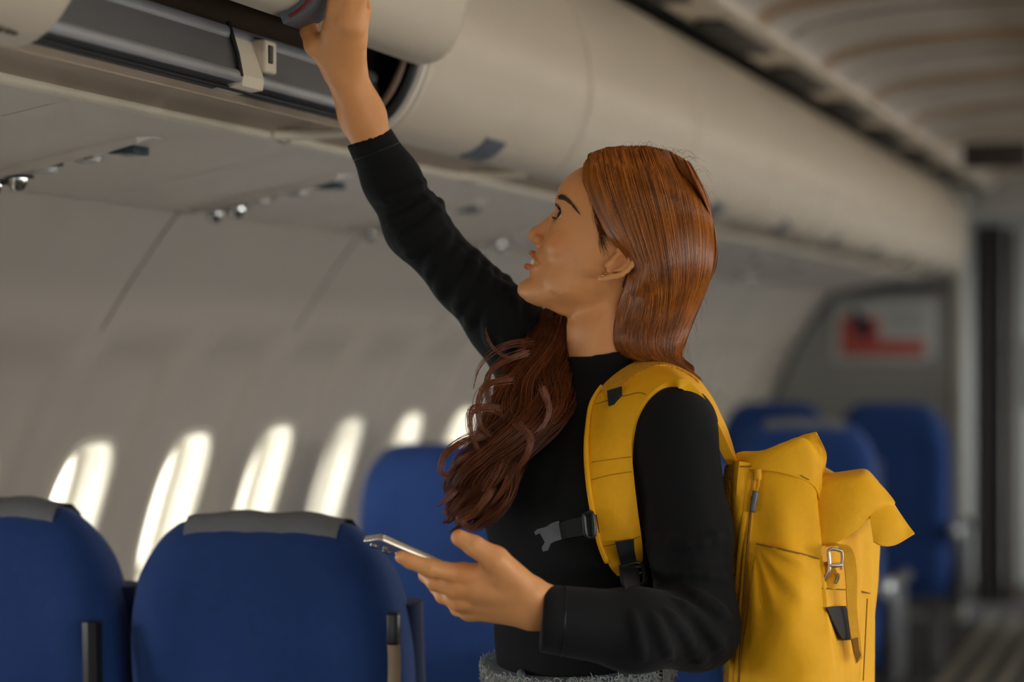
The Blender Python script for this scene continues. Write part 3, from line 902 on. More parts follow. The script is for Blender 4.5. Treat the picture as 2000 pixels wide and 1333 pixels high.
M['shoe'] = mat('white_shoe', (210, 208, 204), 0.6)

DH = 3.35; SH = DH / FPX
PSI, PHI = math.radians(14), math.radians(22.0)
FH = np.array([-math.cos(PSI), math.sin(PSI), 0])
HF = FH * math.cos(PHI) + np.array([0, 0, math.sin(PHI)])
HU = -FH * math.sin(PHI) + np.array([0, 0, math.cos(PHI)])
HS = np.array([-math.sin(PSI), -math.cos(PSI), 0])
HO = P(1175, 515, DH)
HAX = np.stack([HF, HU, HS])
def HL(f, u, s): return HO + SH * (f / 0.970 * HF + u * HU + s * HS)
def to_local(p):
    q = (p - HO) @ HAX.T / SH
    q[..., 0] *= 0.970
    return q
def lerp(x, xs, ys): return np.interp(x, xs, ys)
def pchip_tab(xs, ys, lo, hi, n=400):
    """smooth table through the given points"""
    X = np.linspace(lo, hi, n); Y = np.interp(X, xs, ys)
    k = np.exp(-np.linspace(-2, 2, 15) ** 2); k /= k.sum()
    Yp = np.convolve(np.pad(Y, 7, mode='edge'), k, 'valid')
    return X, Yp
U_ = [-124, -120, -114, -104, -92, -78, -60, -40, -20, 0, 20, 40, 58, 75, 90, 106, 124, 142, 160, 178, 192, 202, 206]
FR = [104, 118, 127, 130, 127, 119, 116, 115, 116, 118, 118.5, 117.5, 118, 122.5, 126.5, 128, 125, 117, 103, 82, 58, 30, 5]
HW = [10, 26, 36, 47, 57, 65, 72, 79, 86, 91, 94, 95, 95, 95, 94, 92, 88, 82, 74, 61, 45, 26, 6]
CC = [100, 92, 84, 70, 52, 36, 22, 16, 20, 26, 26, 22, 16, 8, 2, -2, -6, -8, -10, -12, -14, -16, -18]
BB = [92, 70, 58, 42, 22, 0, -24, -60, -88, -104, -114, -121, -125, -127, -126, -123, -118, -110, -98, -82, -62, -40, -24]
TAB = {n: pchip_tab(U_, a, -124, 206) for n, a in (('f', FR), ('w', HW), ('c', CC), ('b', BB))}
def head_base(grow=0.0, gf=1.0):
    def fn(p):
        q = to_local(p); f, u, s = q[..., 0], q[..., 1], q[..., 2]
        uu = np.clip(u, -123.5, 205.5)
        g = lambda n: np.interp(uu, *TAB[n])
        F_, W_, C_, B_ = g('f'), g('w'), g('c'), g('b')
        a = np.where(f > C_, F_ - C_, C_ - B_) + 0.5
        x = np.abs(f - C_) / a; y = np.abs(s) / (W_ + 0.5)
        pw = np.where(f > C_, np.interp(uu, [-124, -60, -20, 20, 60], [2.1, 1.85, 1.82, 2.0, 2.25]), 2.1)
        r = (x ** pw + y ** pw + 1e-9) ** (1 / pw)
        d = (r - 1) * np.minimum(a, W_) * 0.85
        d = np.clip(d, -60, 200)
        du = np.maximum(np.maximum(u - 205.5, -123.5 - u), 0)
        d = np.where(du > 0, np.sqrt(np.maximum(d, 0) ** 2 + du ** 2), d)
        return d * SH - grow
    return fn
LAX = HAX
def lell(f, u, s, rf, ru, rs, rot=0.0, yaw=0.0):
    A = np.eye(3)
    if rot:
        c, t = math.cos(rot), math.sin(rot); A = np.array([[c, t, 0], [-t, c, 0], [0, 0, 1]]) @ A
    if yaw:
        c, t = math.cos(yaw), math.sin(yaw); A = np.array([[c, 0, t], [0, 1, 0], [-t, 0, c]]) @ A
    return ellip(HL(f, u, s), A @ HAX, np.array([rf, ru, rs]) * SH)
def lcone(a, b, ra, rb): return cone(HL(*a), HL(*b), ra * SH, rb * SH)
k_ = SH
HEAD = Field()
HEAD.add(head_base())
HEAD.add(lell(115, -103, 0, 17, 17, 21), 12 * k_)
HEAD.add(lell(96, -42, 0, 33, 42, 37), 10 * k_)                                   # chin
for s in (-1, 1):
    HEAD.add(lell(78, 2, 54 * s, 28, 24, 25, 0.35, -0.5 * s), 16 * k_)               # smiling cheek
    HEAD.add(lell(96, 84, 34 * s, 20, 9, 28, 0, -0.35 * s), 12 * k_)                 # brow bone
    HEAD.add(lell(108, 60, 48 * s, 15, 14, 22, 0, -0.6 * s), 12 * k_, 's')          # eye hollow
    HEAD.add(lell(87, 60, 47 * s, 19.0, 18.4, 19.0), 5 * k_)                         # lids over the ball
    HEAD.add(lell(48, -50, 62 * s, 32, 30, 12, 0.2, -0.3 * s), 16 * k_)              # jaw muscle
# nose
HEAD.add(lcone((110, 66, 0), (124.5, 34, 0), 9, 9.5), 10 * k_)
HEAD.add(lcone((124.5, 34, 0), (142, 7, 0), 9.5, 10), 7 * k_)
HEAD.add(lcone((142, 7, 0), (144.5, 0.5, 0), 10, 10.2), 5 * k_)
HEAD.add(lcone((110, 50, 0), (124, 0, 0), 9, 13), 8 * k_)
HEAD.add(lcone((140, -4, 0), (126, -14, 0), 7.5, 6), 5 * k_)
for s in (-1, 1):
    HEAD.add(lell(128, -3, 13.5 * s, 11.5, 9, 7.5, 0.3), 5 * k_)
    HEAD.add(lell(135, -12.5, 8.5 * s, 7.5, 4.4, 4.2, -0.3), 2 * k_, 's')
    HEAD.add(lcone((112, 8, 22 * s), (118, -6, 24 * s), 2.5, 3.0), 7 * k_, 's')      # wing crease
# mouth: gap, lips
HEAD.add(lell(126, -47, 0, 22, 8.5, 31), 3 * k_, 's')
upl = [(133, -33.0, 0), (132.5, -32.0, 7), (125, -35, 18), (111, -40, 31), (99, -43, 39)]
lol = [(132.8, -60.5, 0), (131.5, -60, 9), (123, -57.5, 19), (110, -52, 31), (99, -44, 39)]
LIPS = []
for s in (-1, 1):
    for i in range(4):
        a, b = upl[i], upl[i + 1]; ra = [4.9, 5.2, 4.6, 3.4, 2.2]
        c = lcone((a[0], a[1], a[2] * s), (b[0], b[1], b[2] * s), ra[i], ra[i + 1]); HEAD.add(c, 2.5 * k_); LIPS.append(c)
        a, b = lol[i], lol[i + 1]; ra = [5.8, 5.8, 5.0, 3.6, 2.2]
        c = lcone((a[0], a[1], a[2] * s), (b[0], b[1], b[2] * s), ra[i], ra[i + 1]); HEAD.add(c, 2.5 * k_); LIPS.append(c)
HEAD.add(lcone((132, -76, -12), (132, -76, 12), 4, 4), 8 * k_, 's')
# eye openings
for s in (-1, 1):
    HEAD.add(lcone((83, 53, 67 * s), (99, 60.5, 61 * s), 1.8, 8.0), 1.2 * k_, 's')
    HEAD.add(lcone((99, 60.5, 61 * s), (109, 61, 48 * s), 8.0, 9.4), 1.2 * k_, 's')
    HEAD.add(lcone((109, 61, 48 * s), (110, 59, 30 * s), 9.4, 3.0), 1.2 * k_, 's')
# ears
for s in (-1, 1):
    ec = (-53, 22)
    def E(a, rf=21, ru=35, ds=0.0):
        c, t = math.cos(a), math.sin(a); rt = 0.42
        x, y = rf * c, ru * t
        return (ec[0] + x * math.cos(rt) - y * math.sin(rt), ec[1] + x * math.sin(rt) + y * math.cos(rt), (96 + ds - 0.22 * (x)) * s)
    HEAD.add(lell(-51, 20, 92 * s, 19, 33, 7, 0.42, 0.25 * s), 6 * k_)
    HEAD.add(lell(-49, 18, 101 * s, 11, 20, 8, 0.42, 0.25 * s), 4 * k_, 's')          # concha
    hel = [E(a, ds=4) for a in np.linspace(math.radians(20), math.radians(245), 12)]
    for a, b in zip(hel[:-1], hel[1:]): HEAD.add(lcone(a, b, 5.0, 5.0), 3 * k_)
    anti = [E(a, 11, 21, ds=3) for a in np.linspace(math.radians(70), math.radians(250), 8)]
    for a, b in zip(anti[:-1], anti[1:]): HEAD.add(lcone(a, b, 3.6, 3.6), 3 * k_)
    HEAD.add(lcone(E(math.radians(245), ds=4), (-31, -21, 97 * s), 6, 8.5), 4 * k_)   # lobe
    HEAD.add(lell(-31, 8, 97 * s, 5, 8, 5, 0.3), 3 * k_)                              # tragus
# neck, with the band of muscle that runs from behind the ear
NK = [P(1248, 515, 3.375), P(1187, 650, 3.375), P(1180, 720, 3.38), P(1190, 790, 3.38)]
HEAD.add(cone(NK[0], NK[1], 0.040, 0.0512), 0.06)
HEAD.add(cone(NK[1], NK[2], 0.0512, 0.0512), 0.02)
HEAD.add(cone(NK[2], NK[3], 0.0512, 0.05), 0.02)
HEAD.add(lcone((88, -92, 0), (44, -96, 0), 20, 26), 22 * k_)
HEAD.add(cone(P(1205, 575, 3.322), P(1147, 712, 3.342), 0.008, 0.006), 0.018)

# ---- hands and wrists
LH = Field()
def fingers(F, data, k=0.004):
    for pts, rs in data:
        for i in range(len(pts) - 1): F.add(cone(pts[i], pts[i + 1], rs[i], rs[i + 1]), k if i else 0.010)
lw = [P(1043, 1166, 3.03), P(1043, 1178, 3.03), P(1043, 1190, 3.034), P(1043, 1202, 3.04)]
lm = [P(906, 1123, 3.018), P(895, 1148, 3.026), P(899, 1174, 3.040), P(917, 1194, 3.056)]
lr = [0.0135, 0.0140, 0.0130, 0.0115]
LH.add(cone(P(1130, 1206, 3.06), lw[1], 0.023, 0.0215))
LH.add(cone(P(1130, 1212, 3.06), lw[3], 0.020, 0.0175), 0.02)
LH.add(cone(P(1130, 1198, 3.06), lw[0], 0.020, 0.0175), 0.02)
for a, b, r in zip(lw, lm, lr): LH.add(cone(a, b, 0.0175, r), 0.012)
LH.add(cone(P(985, 1150, 3.020), P(930, 1145, 3.018), 0.0165, 0.0145), 0.014)
fingers(LH, [
    ([lm[0], P(838, 1110, 3.000), P(802, 1097, 2.996), P(784, 1089, 2.995)], [0.0128, 0.0112, 0.0094, 0.0080]),
    ([lm[1], P(850, 1138, 3.032), P(832, 1124, 3.050), P(828, 1112, 3.066)], [0.0130, 0.0112, 0.0094, 0.0080]),
    ([lm[2], P(866, 1164, 3.056), P(852, 1148, 3.078), P(848, 1132, 3.092)], [0.0124, 0.0106, 0.0090, 0.0078]),
    ([lm[3], P(894, 1190, 3.076), P(882, 1176, 3.094), P(876, 1160, 3.104)], [0.0112, 0.0094, 0.0080, 0.0070])], 0.003)
for q in (lm[0], lm[1], lm[2]): LH.add(ellip(q + np.array([0.004, -0.011, 0.0]), np.eye(3), (0.009, 0.0075, 0.008)), 0.007)
LH.add(cone(P(1030, 1152, 3.020), P(968, 1094, 2.996), 0.0190, 0.0165), 0.012)
LH.add(cone(P(968, 1094, 2.996), P(926, 1067, 2.990), 0.0160, 0.0128), 0.006)
LH.add(cone(P(926, 1067, 2.990), P(897, 1051, 2.988), 0.0126, 0.0104), 0.004)
LH.add(cone(P(975, 1122, 3.008), P(935, 1118, 3.012), 0.0140, 0.0100), 0.012)
RH = Field()
RH.add(cone(P(745, 320, 3.405), P(705, 225, 3.375), 0.030, 0.0272))
RH.add(cone(P(705, 225, 3.375), P(671, 150, 3.345), 0.0268, 0.0235), 0.02)
RH.add(cone(P(712, 225, 3.380), P(683, 145, 3.345), 0.0245, 0.0190), 0.02)
rw = [P(659, 135, 3.335), P(671, 128, 3.33), P(683, 130, 3.335), P(690, 138, 3.34)]
rm = [P(650, 58, 3.290), P(676, 44, 3.275), P(694, 52, 3.280), P(697, 78, 3.300)]
for a, b, r in zip(rw, rm, [0.0145, 0.0145, 0.0135, 0.0115]): RH.add(cone(a, b, 0.0175, r), 0.012)
fingers(RH, [
    ([rm[0], P(655, -8, 3.260), P(652, -45, 3.262), P(640, -66, 3.285)], [0.0125, 0.0108, 0.0094, 0.0082]),
    ([rm[1], P(683, -22, 3.248), P(676, -62, 3.256), P(662, -84, 3.285)], [0.0125, 0.0108, 0.0094, 0.0082]),
    ([rm[2], P(704, -14, 3.256), P(699, -52, 3.266), P(686, -74, 3.296)], [0.0118, 0.0102, 0.0090, 0.0078]),
    ([rm[3], P(712, 22, 3.285), P(709, -10, 3.296), P(700, -28, 3.318)], [0.0105, 0.0090, 0.0080, 0.0070])], 0.003)
RH.add(cone(P(655, 130, 3.335), P(616, 88, 3.318), 0.0185, 0.0150), 0.012)
RH.add(cone(P(616, 88, 3.318), P(604, 62, 3.325), 0.0148, 0.0124), 0.006)
RH.add(cone(P(604, 62, 3.325), P(606, 36, 3.338), 0.0122, 0.0098), 0.004)
RH.add(cone(P(640, 92, 3.315), P(640, 76, 3.305), 0.0130, 0.0100), 0.012)

# ---- torso, arms and legs under the clothes
TF = np.array([-0.7071, -0.7071, 0]); TS = np.array([0.7071, -0.7071, 0]); ZZ = np.array([0, 0, 1.0])
TAX = np.stack([TS, TF, ZZ])
def torso(F, g):
    F.add(ellip(P(1170, 955, 3.36), TAX, (0.148 + g, 0.098 + g, 0.165)), 0)
    F.add(ellip(P(1126, 1200, 3.345), TAX, (0.130 + g, 0.098 + g, 0.26)), 0.06)
    for s in (-1, 1):
        F.add(ellip(P(1170, 985, 3.36) + TF * 0.066 + TS * 0.068 * s, TAX, (0.062 + g, 0.060 + g, 0.072 + g)), 0.05)
    F.add(cone(P(1205, 800, 3.36), P(1312, 832, 3.25), 0.048 + g, 0.054 + g), 0.04)
    F.add(cone(P(1165, 790, 3.39), P(1050, 706, 3.47), 0.046 + g, 0.054 + g), 0.04)
    return F
SLV_L = [P(1315, 840, 3.24), P(1346, 1045, 3.205), P(1362, 1228, 3.175), P(1240, 1232, 3.10), P(1060, 1208, 3.035)]
SLV_R = [P(1050, 704, 3.47), P(985, 632, 3.46), P(905, 548, 3.445), P(813, 445, 3.43), P(765, 352, 3.415), P(718, 264, 3.39)]
BODY = Field()
torso(BODY, -0.008)
chain(BODY, SLV_L[:-1] + [P(1120, 1212, 3.058)], [0.050, 0.044, 0.040, 0.034, 0.018], 0.02)
chain(BODY, SLV_R, [0.050, 0.042, 0.034, 0.034, 0.030, 0.024], 0.02)
BODY.add(cone(P(1187, 690, 3.38), P(1185, 800, 3.38), 0.036, 0.050), 0.02)
hipc = P(1130, 1330, 3.335)
gz = -CAM_Z
def legpt(s, z, fwd=0.0): 
    q = hipc + TS * 0.085 * s + TF * fwd; q = q.copy(); q[2] = gz + z; return q
def legs(F, g):
    F.add(ellip(hipc + np.array([0, 0, -0.10]), TAX, (0.155 + g, 0.105 + g, 0.15)), 0.05)
    for s in (-1, 1):
        F.add(cone(legpt(s, 0.84), legpt(s, 0.46, 0.01), 0.078 + g, 0.054 + g), 0.03)
        F.add(cone(legpt(s, 0.46, 0.01), legpt(s, 0.32, -0.01), 0.054 + g, 0.052 + g), 0.02)
        F.add(cone(legpt(s, 0.32, -0.01), legpt(s, 0.09, -0.01), 0.052 + g, 0.034 + g), 0.02)
    return F
legs(BODY, -0.008)

def collect(parts):
    V = []; Q = []; n = 0
    for v, q in parts: V.append(v); Q.append(q + n); n += len(v)
    return np.concatenate(V), np.concatenate(Q)
HMAP = DepthMap(HEAD, 1070, 1300, 300, 640, 3, 3.1, 3.6)
hv, hq = surfnet(HEAD, HO + np.array([-0.17, -0.15, -0.20]), HO + np.array([0.19, 0.17, 0.19]), 0.0017)
lv, lq = surfnet(LH, P(770, 1240, 3.0) + np.array([0, -0.06, 0]), P(1130, 1030, 3.0) + np.array([0, 0.17, 0]), 0.0016)
rv_, rq_ = surfnet(RH, P(575, 330, 3.3) + np.array([0, -0.1, 0]), P(760, -110, 3.3) + np.array([0.02, 0.16, 0.01]), 0.0018)
bv, bq = surfnet(BODY, np.array([-0.30, 2.95, -1.42]), np.array([0.36, 3.75, 0.36]), 0.009)
def tint_for(v, q_local=None):
    t = np.ones((len(v), 3)); return t
# skin colour: lips, brows, nails, a little warmth on cheek and knuckles, plus painted nostril shade
def skin_tint(v, head=False, nails=()):
    t = np.ones((len(v), 3))
    if head:
        lp = np.min(np.stack([c(v) for c in LIPS]), 0)
        q = to_local(v)
        m = sstep(0.0016, -0.0004, lp)[:, None]
        t = t * (1 - m) + m * np.array([0.80, 0.42, 0.42])
        for s in (-1, 1):
            d = np.linalg.norm((q - np.array([78, 6, 66 * s])) / np.array([34, 26, 40]), axis=1)
            m = np.exp(-d ** 2)[:, None] * 0.55
            t = t * (1 - m) + m * t * np.array([1.0, 0.74, 0.68])
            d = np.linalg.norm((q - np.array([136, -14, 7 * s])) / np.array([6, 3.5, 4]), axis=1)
            m = np.exp(-d ** 4)[:, None] * 0.6; t = t * (1 - m) + m * np.array([0.35, 0.18, 0.14])  # shade inside the nostrils, painted into the skin colour
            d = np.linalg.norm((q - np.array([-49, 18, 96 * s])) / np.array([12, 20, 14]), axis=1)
            m = np.exp(-d ** 2)[:, None] * 0.4; t = t * (1 - m) + m * t * np.array([0.9, 0.66, 0.6])  # ear hollow tinted darker and redder
        d = np.linalg.norm((q - np.array([128, -46, 0])) / np.array([16, 9, 33]), axis=1)
        ins = sstep(1.0, 0.8, d)[:, None] * (1 - sstep(0.002, -0.0002, lp))[:, None]
        t = t * (1 - ins) + ins * np.array([0.34, 0.12, 0.12])
    for c, r, col in nails:
        d = np.linalg.norm(v - c, axis=1); m = sstep(r, r * 0.6, d)[:, None]
        t = t * (1 - m) + m * np.array(col)
    return t
nl = [(P(780, 1084, 2.988), 0.0065, (1.12, 1.12, 1.2)), (P(893, 1043, 2.979), 0.0075, (1.1, 1.0, 1.0))]
kn = [(q + np.array([0, -0.012, 0]), 0.022, (1.0, 0.95, 0.93)) for q in lm[:3]]
tint = np.concatenate([skin_tint(hv, True), skin_tint(lv, nails=kn + nl), skin_tint(rv_), skin_tint(bv)])
v, q = collect([(hv, hq), (lv, lq), (rv_, rq_), (bv, bq)])
person = mesh('person', C2W(v), q, M['skin'], None, True,
              dict(label='person in a black long-sleeved top reaching up to the open overhead bin, phone in hand', category='person'))
ca = person.data.color_attributes.new('tint', 'FLOAT_COLOR', 'POINT')
ca.data.foreach_set('color', np.c_[tint, np.ones(len(tint))].astype(np.float32).ravel())

# ---- eyes, lashes, brow, teeth, ear studs
def ball(c, r, n=24, axis=None):
    bm = bmesh.new(); bmesh.ops.create_uvsphere(bm, u_segments=n, v_segments=n // 2, radius=r)
    v = np.array([x.co[:] for x in bm.verts]) + c; f = [[x.index for x in g.verts] for g in bm.faces]; bm.free(); return v, f
gaze = HF * 0.86 + HU * 0.14 + HS * 0.40; gaze /= np.linalg.norm(gaze)
for s in (1, -1):
    c = HL(87, 60, 47 * s)
    v, f = ball(c, 16.8 * SH); eye = mesh('eye', C2W(v), f, M['eyew'], person)
    a = np.cross(gaze, HU); a /= np.linalg.norm(a); b = np.cross(a, gaze)
    rings = []
    for rad, off in ((9.6, 14.0), (9.0, 15.0), (6.0, 16.9), (2.5, 17.7), (0.3, 17.8)):
        rings.append([c + SH * (off * gaze + rad * (math.cos(t) * a + math.sin(t) * b)) for t in np.linspace(0, 2 * math.pi, 25)[:-1]])
    v, f = loft_geo(rings, True, True); mesh('iris', C2W(v), f, M['iris'], eye)
def strands(name, paths, rad, m, parent, n=4, taper=0.25, tints=None, **tag):
    """paths (S, k, 3) camera space -> thin tubes"""
    Pp = np.asarray(paths, float); S, k, _ = Pp.shape
    t = np.gradient(Pp, axis=1); t /= np.linalg.norm(t, axis=2)[..., None] + 1e-9
    ref = np.array([0.31, -0.93, 0.17]); u = np.cross(t, ref); u /= np.linalg.norm(u, axis=2)[..., None] + 1e-9
    w = np.cross(t, u)
    rad = np.broadcast_to(np.asarray(rad, float).reshape(-1, 1), (S, k))
    prof = 1 - (1 - taper) * np.linspace(0, 1, k) ** 3
    R = (rad * prof)[..., None]
    ang = 2 * math.pi * np.arange(n) / n
    V = np.stack([Pp + R * (math.cos(a) * u + math.sin(a) * w) for a in ang], 2).reshape(-1, 3)
    i, j, l = np.meshgrid(np.arange(S), np.arange(k - 1), np.arange(n), indexing='ij')
    l2 = (l + 1) % n; base = (i * k + j) * n; nxt = (i * k + j + 1) * n
    Q = np.stack([base + l, base + l2, nxt + l2, nxt + l], -1).reshape(-1, 4)
    o = mesh(name, C2W(V), Q, m, parent, True, tag or None)
    if m in (M['hair'], M['hairdark']):
        tn = RNG.uniform(0.55, 1.25, S) if tints is None else np.asarray(tints)
        c4 = np.stack([tn, tn ** 1.15, tn ** 1.3, np.ones(S)], -1).repeat(k * n, axis=0)
        at_ = o.data.color_attributes.new('tint', 'FLOAT_COLOR', 'POINT'); at_.data.foreach_set('color', c4.astype(np.float32).ravel())
    return o
for s in (1, -1):
    L = []
    up = spline([(82.5, 53, 67.5 * s), (91, 65, 64.5 * s), (99, 71.0, 57 * s), (104, 71.0, 48 * s), (103, 69, 35 * s)], 60)
    dn = spline([(82.5, 52, 67.5 * s), (93, 50.0, 63.5 * s), (103, 50.2, 52 * s), (106, 52, 40 * s)], 60)
    for k in range(22, 60, 2):
        f0 = up[k]; out = np.array([12.5, 6.0, (3.0 - 0.10 * (k - 20)) * s]); mid = f0 + out * 0.55 + np.array([1.5, -2.0, 0])
        L.append(np.array([HL(*x) for x in spline([f0, mid, f0 + out], 6)]))
        if k > 34:
            g0 = dn[k]; L.append(np.array([HL(*x) for x in spline([g0, g0 + np.array([3.6, -1.8, 0.3 * s]), g0 + np.array([7.5, -1.2, 0.3 * s])], 6)]))
    strands('eyelash', L, 0.00042, M['lash'], person, 4, 0.2)
    strands('lid_line', [np.array([HL(*x) for x in up])], 0.0013, M['lash'], person, 6, 0.6)
    strands('lid_line', [np.array([HL(*x) for x in dn])], 0.0008, M['lash'], person, 6, 0.5)
# brow hairs follow the bone
bx = spline([(1089, 386), (1097, 385), (1107, 391), (1117, 401), (1127, 413)], 60)
B_ = []
for i in range(240):
    t = RNG.random(); k = int(t * 59); wdt = 5.5 * (1 - 0.75 * t) * (0.55 + 0.45 * min(1, t * 6))
    c = bx[k] + np.array([0.55, -0.83]) * 0 + np.array([0, 1]) * RNG.uniform(-wdt, wdt)
    dr = np.array([0.80, 0.5 + 0.3 * t]) * RNG.uniform(6, 10) + np.array([0, -3]) * (1 - t)
    B_.append([c, c + dr * 0.5 + np.array([0, -0.5]), c + dr])
B_ = np.array(B_)
dd_ = HMAP(B_[..., 0], B_[..., 1]) - 0.0007
L = np.stack([(B_[..., 0] - 1000) * dd_ / FPX, dd_, (666.5 - B_[..., 1]) * dd_ / FPX], -1)
strands('eyebrow', L, 0.00038, M['brow'], person, 3, 0.3)
Lm = L.copy(); ql = to_local(L.copy()); ql[..., 2] *= -1
strands('eyebrow', HO + SH * (ql[..., :1] / 0.970 * HF + ql[..., 1:2] * HU + ql[..., 2:] * HS), 0.00038, M['brow'], person, 3, 0.3)
# teeth
tv = MB()
for i in range(-4, 5):
    s0 = i * 6.4; f0 = 127.0 - (s0 / 34) ** 2 * 16
    ang = math.atan2(-2 * s0 / 34 ** 2 * 16, 1)
    v, f = ball(np.zeros(3), 1.0, 12)
    w_ = 3.3 if abs(i) < 2 else 2.9
    pts = []
    for x in v:
        sq = np.sign(x) * np.abs(x) ** 0.6
        a, b, c = sq[0] * 2.4, sq[2] * 8.5, sq[1] * w_
        pts.append(HL(f0 + a * math.cos(ang) + c * math.sin(ang), -46.5 + b - 0.15 * abs(s0) * -1 * 0.2, s0 + c * math.cos(ang) - a * math.sin(ang)))
    tv.add(C2W(np.array(pts)), f)
tv.build('teeth', M['teeth'], person, sharp=None)
for c in (P(1177, 539, 3.279), P(1182, 535, 3.279)):
    dd0, _ = march(HEAD, np.array([1000 + c[0] / c[1] * FPX]), np.array([666.5 - c[2] / c[1] * FPX]), 3.1, 3.6)
    px_, py_ = 1000 + c[0] / c[1] * FPX, 666.5 - c[2] / c[1] * FPX
    v, f = ball(P(px_, py_, float(dd0[0]) - 0.0012), 0.0021, 14); mesh('ear_stud', C2W(v), f, M['gold'], person)
# ---- the black top
TOP0 = Field(); torso(TOP0, 0.0)
SL = Field(); chain(SL, SLV_L, [0.058, 0.054, 0.052, 0.050, 0.0425], 0.025)
cutL_o = P(1058, 1208, 3.035); cutL_n = np.array([-0.995, -0.02, 0.07])
SR = Field(); chain(SR, SLV_R, [0.062, 0.050, 0.041, 0.0425, 0.0385, 0.0330], 0.02)
cutR_o = P(722, 268, 3.392); cutR_n = np.array([-0.50, -0.12, 0.86]); cutR_n /= np.linalg.norm(cutR_n)
cutR_n = np.array([-0.36, -0.12, 0.92]); cutR_n /= np.linalg.norm(cutR_n)
def cut(F, o, n): return lambda p: np.maximum(F(p), (p - o) @ n)
TOP0.add(cut(SL, cutL_o, cutL_n), 0.022)
TOP0.add(cut(SR, cutR_o, cutR_n), 0.03)
colo = P(1182, 676, 3.378); coln = ZZ * 0.97 + TF * 0.24; coln /= np.linalg.norm(coln)
CL = Field(); CL.add(cone(P(1180, 650, 3.378), P(1188, 744, 3.376), 0.0580, 0.0625)); CL.add(cone(P(1188, 744, 3.376), P(1192, 800, 3.372), 0.0625, 0.085), 0.01)
TOP0.add(cut(CL, colo, coln), 0.010)
TOP0.add(cone(P(1180, 630, 3.378), P(1185, 725, 3.378), 0.0555, 0.0565), 0.0015, 's')
TOP = Field(); TOP.items = list(TOP0.items)
TMAP = DepthMap(TOP0, 690, 1460, 240, 1330, 7, 2.85, 3.75)
def ridge(pts, r=0.006, k=0.012, sink=0.0015, op='u'):
    q = spline(np.array(pts, float), max(4, len(pts) * 2))
    d = TMAP(q[:, 0], q[:, 1])
    pp = [P(a, b, c + sink) for (a, b), c in zip(q, d)]
    for i in range(len(pp) - 1):
        e0 = 0.35 if i == 0 else 1.0; e1 = 0.35 if i == len(pp) - 2 else 1.0
        TOP.add(cone(pp[i], pp[i + 1], r * e0, r * e1), k, op)
# raised sleeve: folds run from the inner bend down to the outer edge
for pts, r in (([(858, 398), (845, 425), (815, 455), (772, 478)], 0.0065), ([(866, 425), (850, 450), (815, 485), (790, 505)], 0.0050), ([(880, 445), (862, 480), (845, 520), (838, 552)], 0.0055),
               ([(905, 482), (880, 510), (862, 550), (858, 580)], 0.0045), ([(928, 500), (918, 540), (900, 590), (893, 615)], 0.0055), ([(950, 520), (945, 560), (925, 610), (912, 640)], 0.0060),
               ([(972, 535), (965, 575), (955, 630), (962, 680)], 0.0055), ([(992, 545), (985, 590), (985, 640), (995, 690)], 0.0050), ([(830, 355), (800, 372), (765, 385), (738, 392)], 0.0035),
               ([(845, 380), (815, 410), (780, 428), (752, 440)], 0.0035), ([(1005, 570), (1003, 620), (1012, 660)], 0.004)):
    ridge(pts, r)
# scalloped inner edge of the bunched sleeve
for (x, y) in ((857, 395), (867, 430), (886, 458), (905, 483), (928, 497), (947, 517), (965, 532), (985, 545), (1003, 565)):
    d = [TMAP(x + 4.0, y + 6.0)]
    TOP.add(ellip(P(x, y + 4, float(d[0]) + 0.012), np.eye(3), (0.008, 0.012, 0.009)), 0.010)
# bent elbow of the lower sleeve
for pts, r in (([(1300, 1195), (1330, 1230), (1360, 1275), (1380, 1298)], 0.0045), ([(1320, 1175), (1360, 1205), (1395, 1245), (1412, 1270)], 0.0045), ([(1345, 1155), (1385, 1180), (1420, 1205)], 0.0045),
               ([(1275, 1205), (1295, 1250), (1310, 1290)], 0.0035), ([(1310, 1120), (1370, 1120), (1430, 1135)], 0.0040), ([(1290, 1050), (1350, 1062), (1425, 1040)], 0.0035), 
               ([(1235, 1200), (1245, 1240), (1255, 1285)], 0.003)):
    ridge(pts, r)
# cuff and collar hems
for c, n, r in ((cutL_o, cutL_n, 0.0), (cutR_o, cutR_n, 0.0)): pass
hem_z = P(1130, 1400, 3.335)[2]
TOP.add(lambda p: hem_z - p[..., 2], 0.0, 'i')
tv_, tq_ = surfnet(TOP, np.array([-0.24, 2.93, hem_z - 0.01]), np.array([0.36, 3.72, 0.33]), 0.0032)
top = mesh('long_sleeved_top', C2W(tv_), tq_, M['knit'], person); top['label'] = 'black long-sleeved mock-neck top'
def ring_on(F, c, n, r, k=48):
    """closed line where a tube-like field meets a plane"""
    a = np.cross(n, np.array([0.3, 0.2, 0.9])); a /= np.linalg.norm(a); b = np.cross(n, a); out = []
    for t in np.linspace(0, 2 * math.pi, k + 1)[:-1]:
        dr = math.cos(t) * a + math.sin(t) * b; rr_ = np.linspace(0.01, 0.24, 460); val = F(c + rr_[:, None] * dr)
        i = np.argmax(val > 0); out.append(c + dr * (rr_[i] + r))
    return np.array(out)
for F_, o, n, off in ((SL, cutL_o, cutL_n, 0.028), (SR, cutR_o, cutR_n, 0.022)):
    rg = ring_on(F_, o - n * off, n, -0.0003)
    v, f = tube_geo(C2W(rg), 0.0008, 5, True); mesh('cuff_stitch', v, f, M['blackp'], top)
rg = ring_on(CL, P(1188, 738, 3.376), coln, 0.0004)
v, f = tube_geo(C2W(rg), 0.0011, 5, True); mesh('collar_seam', v, f, M['blackp'], top)

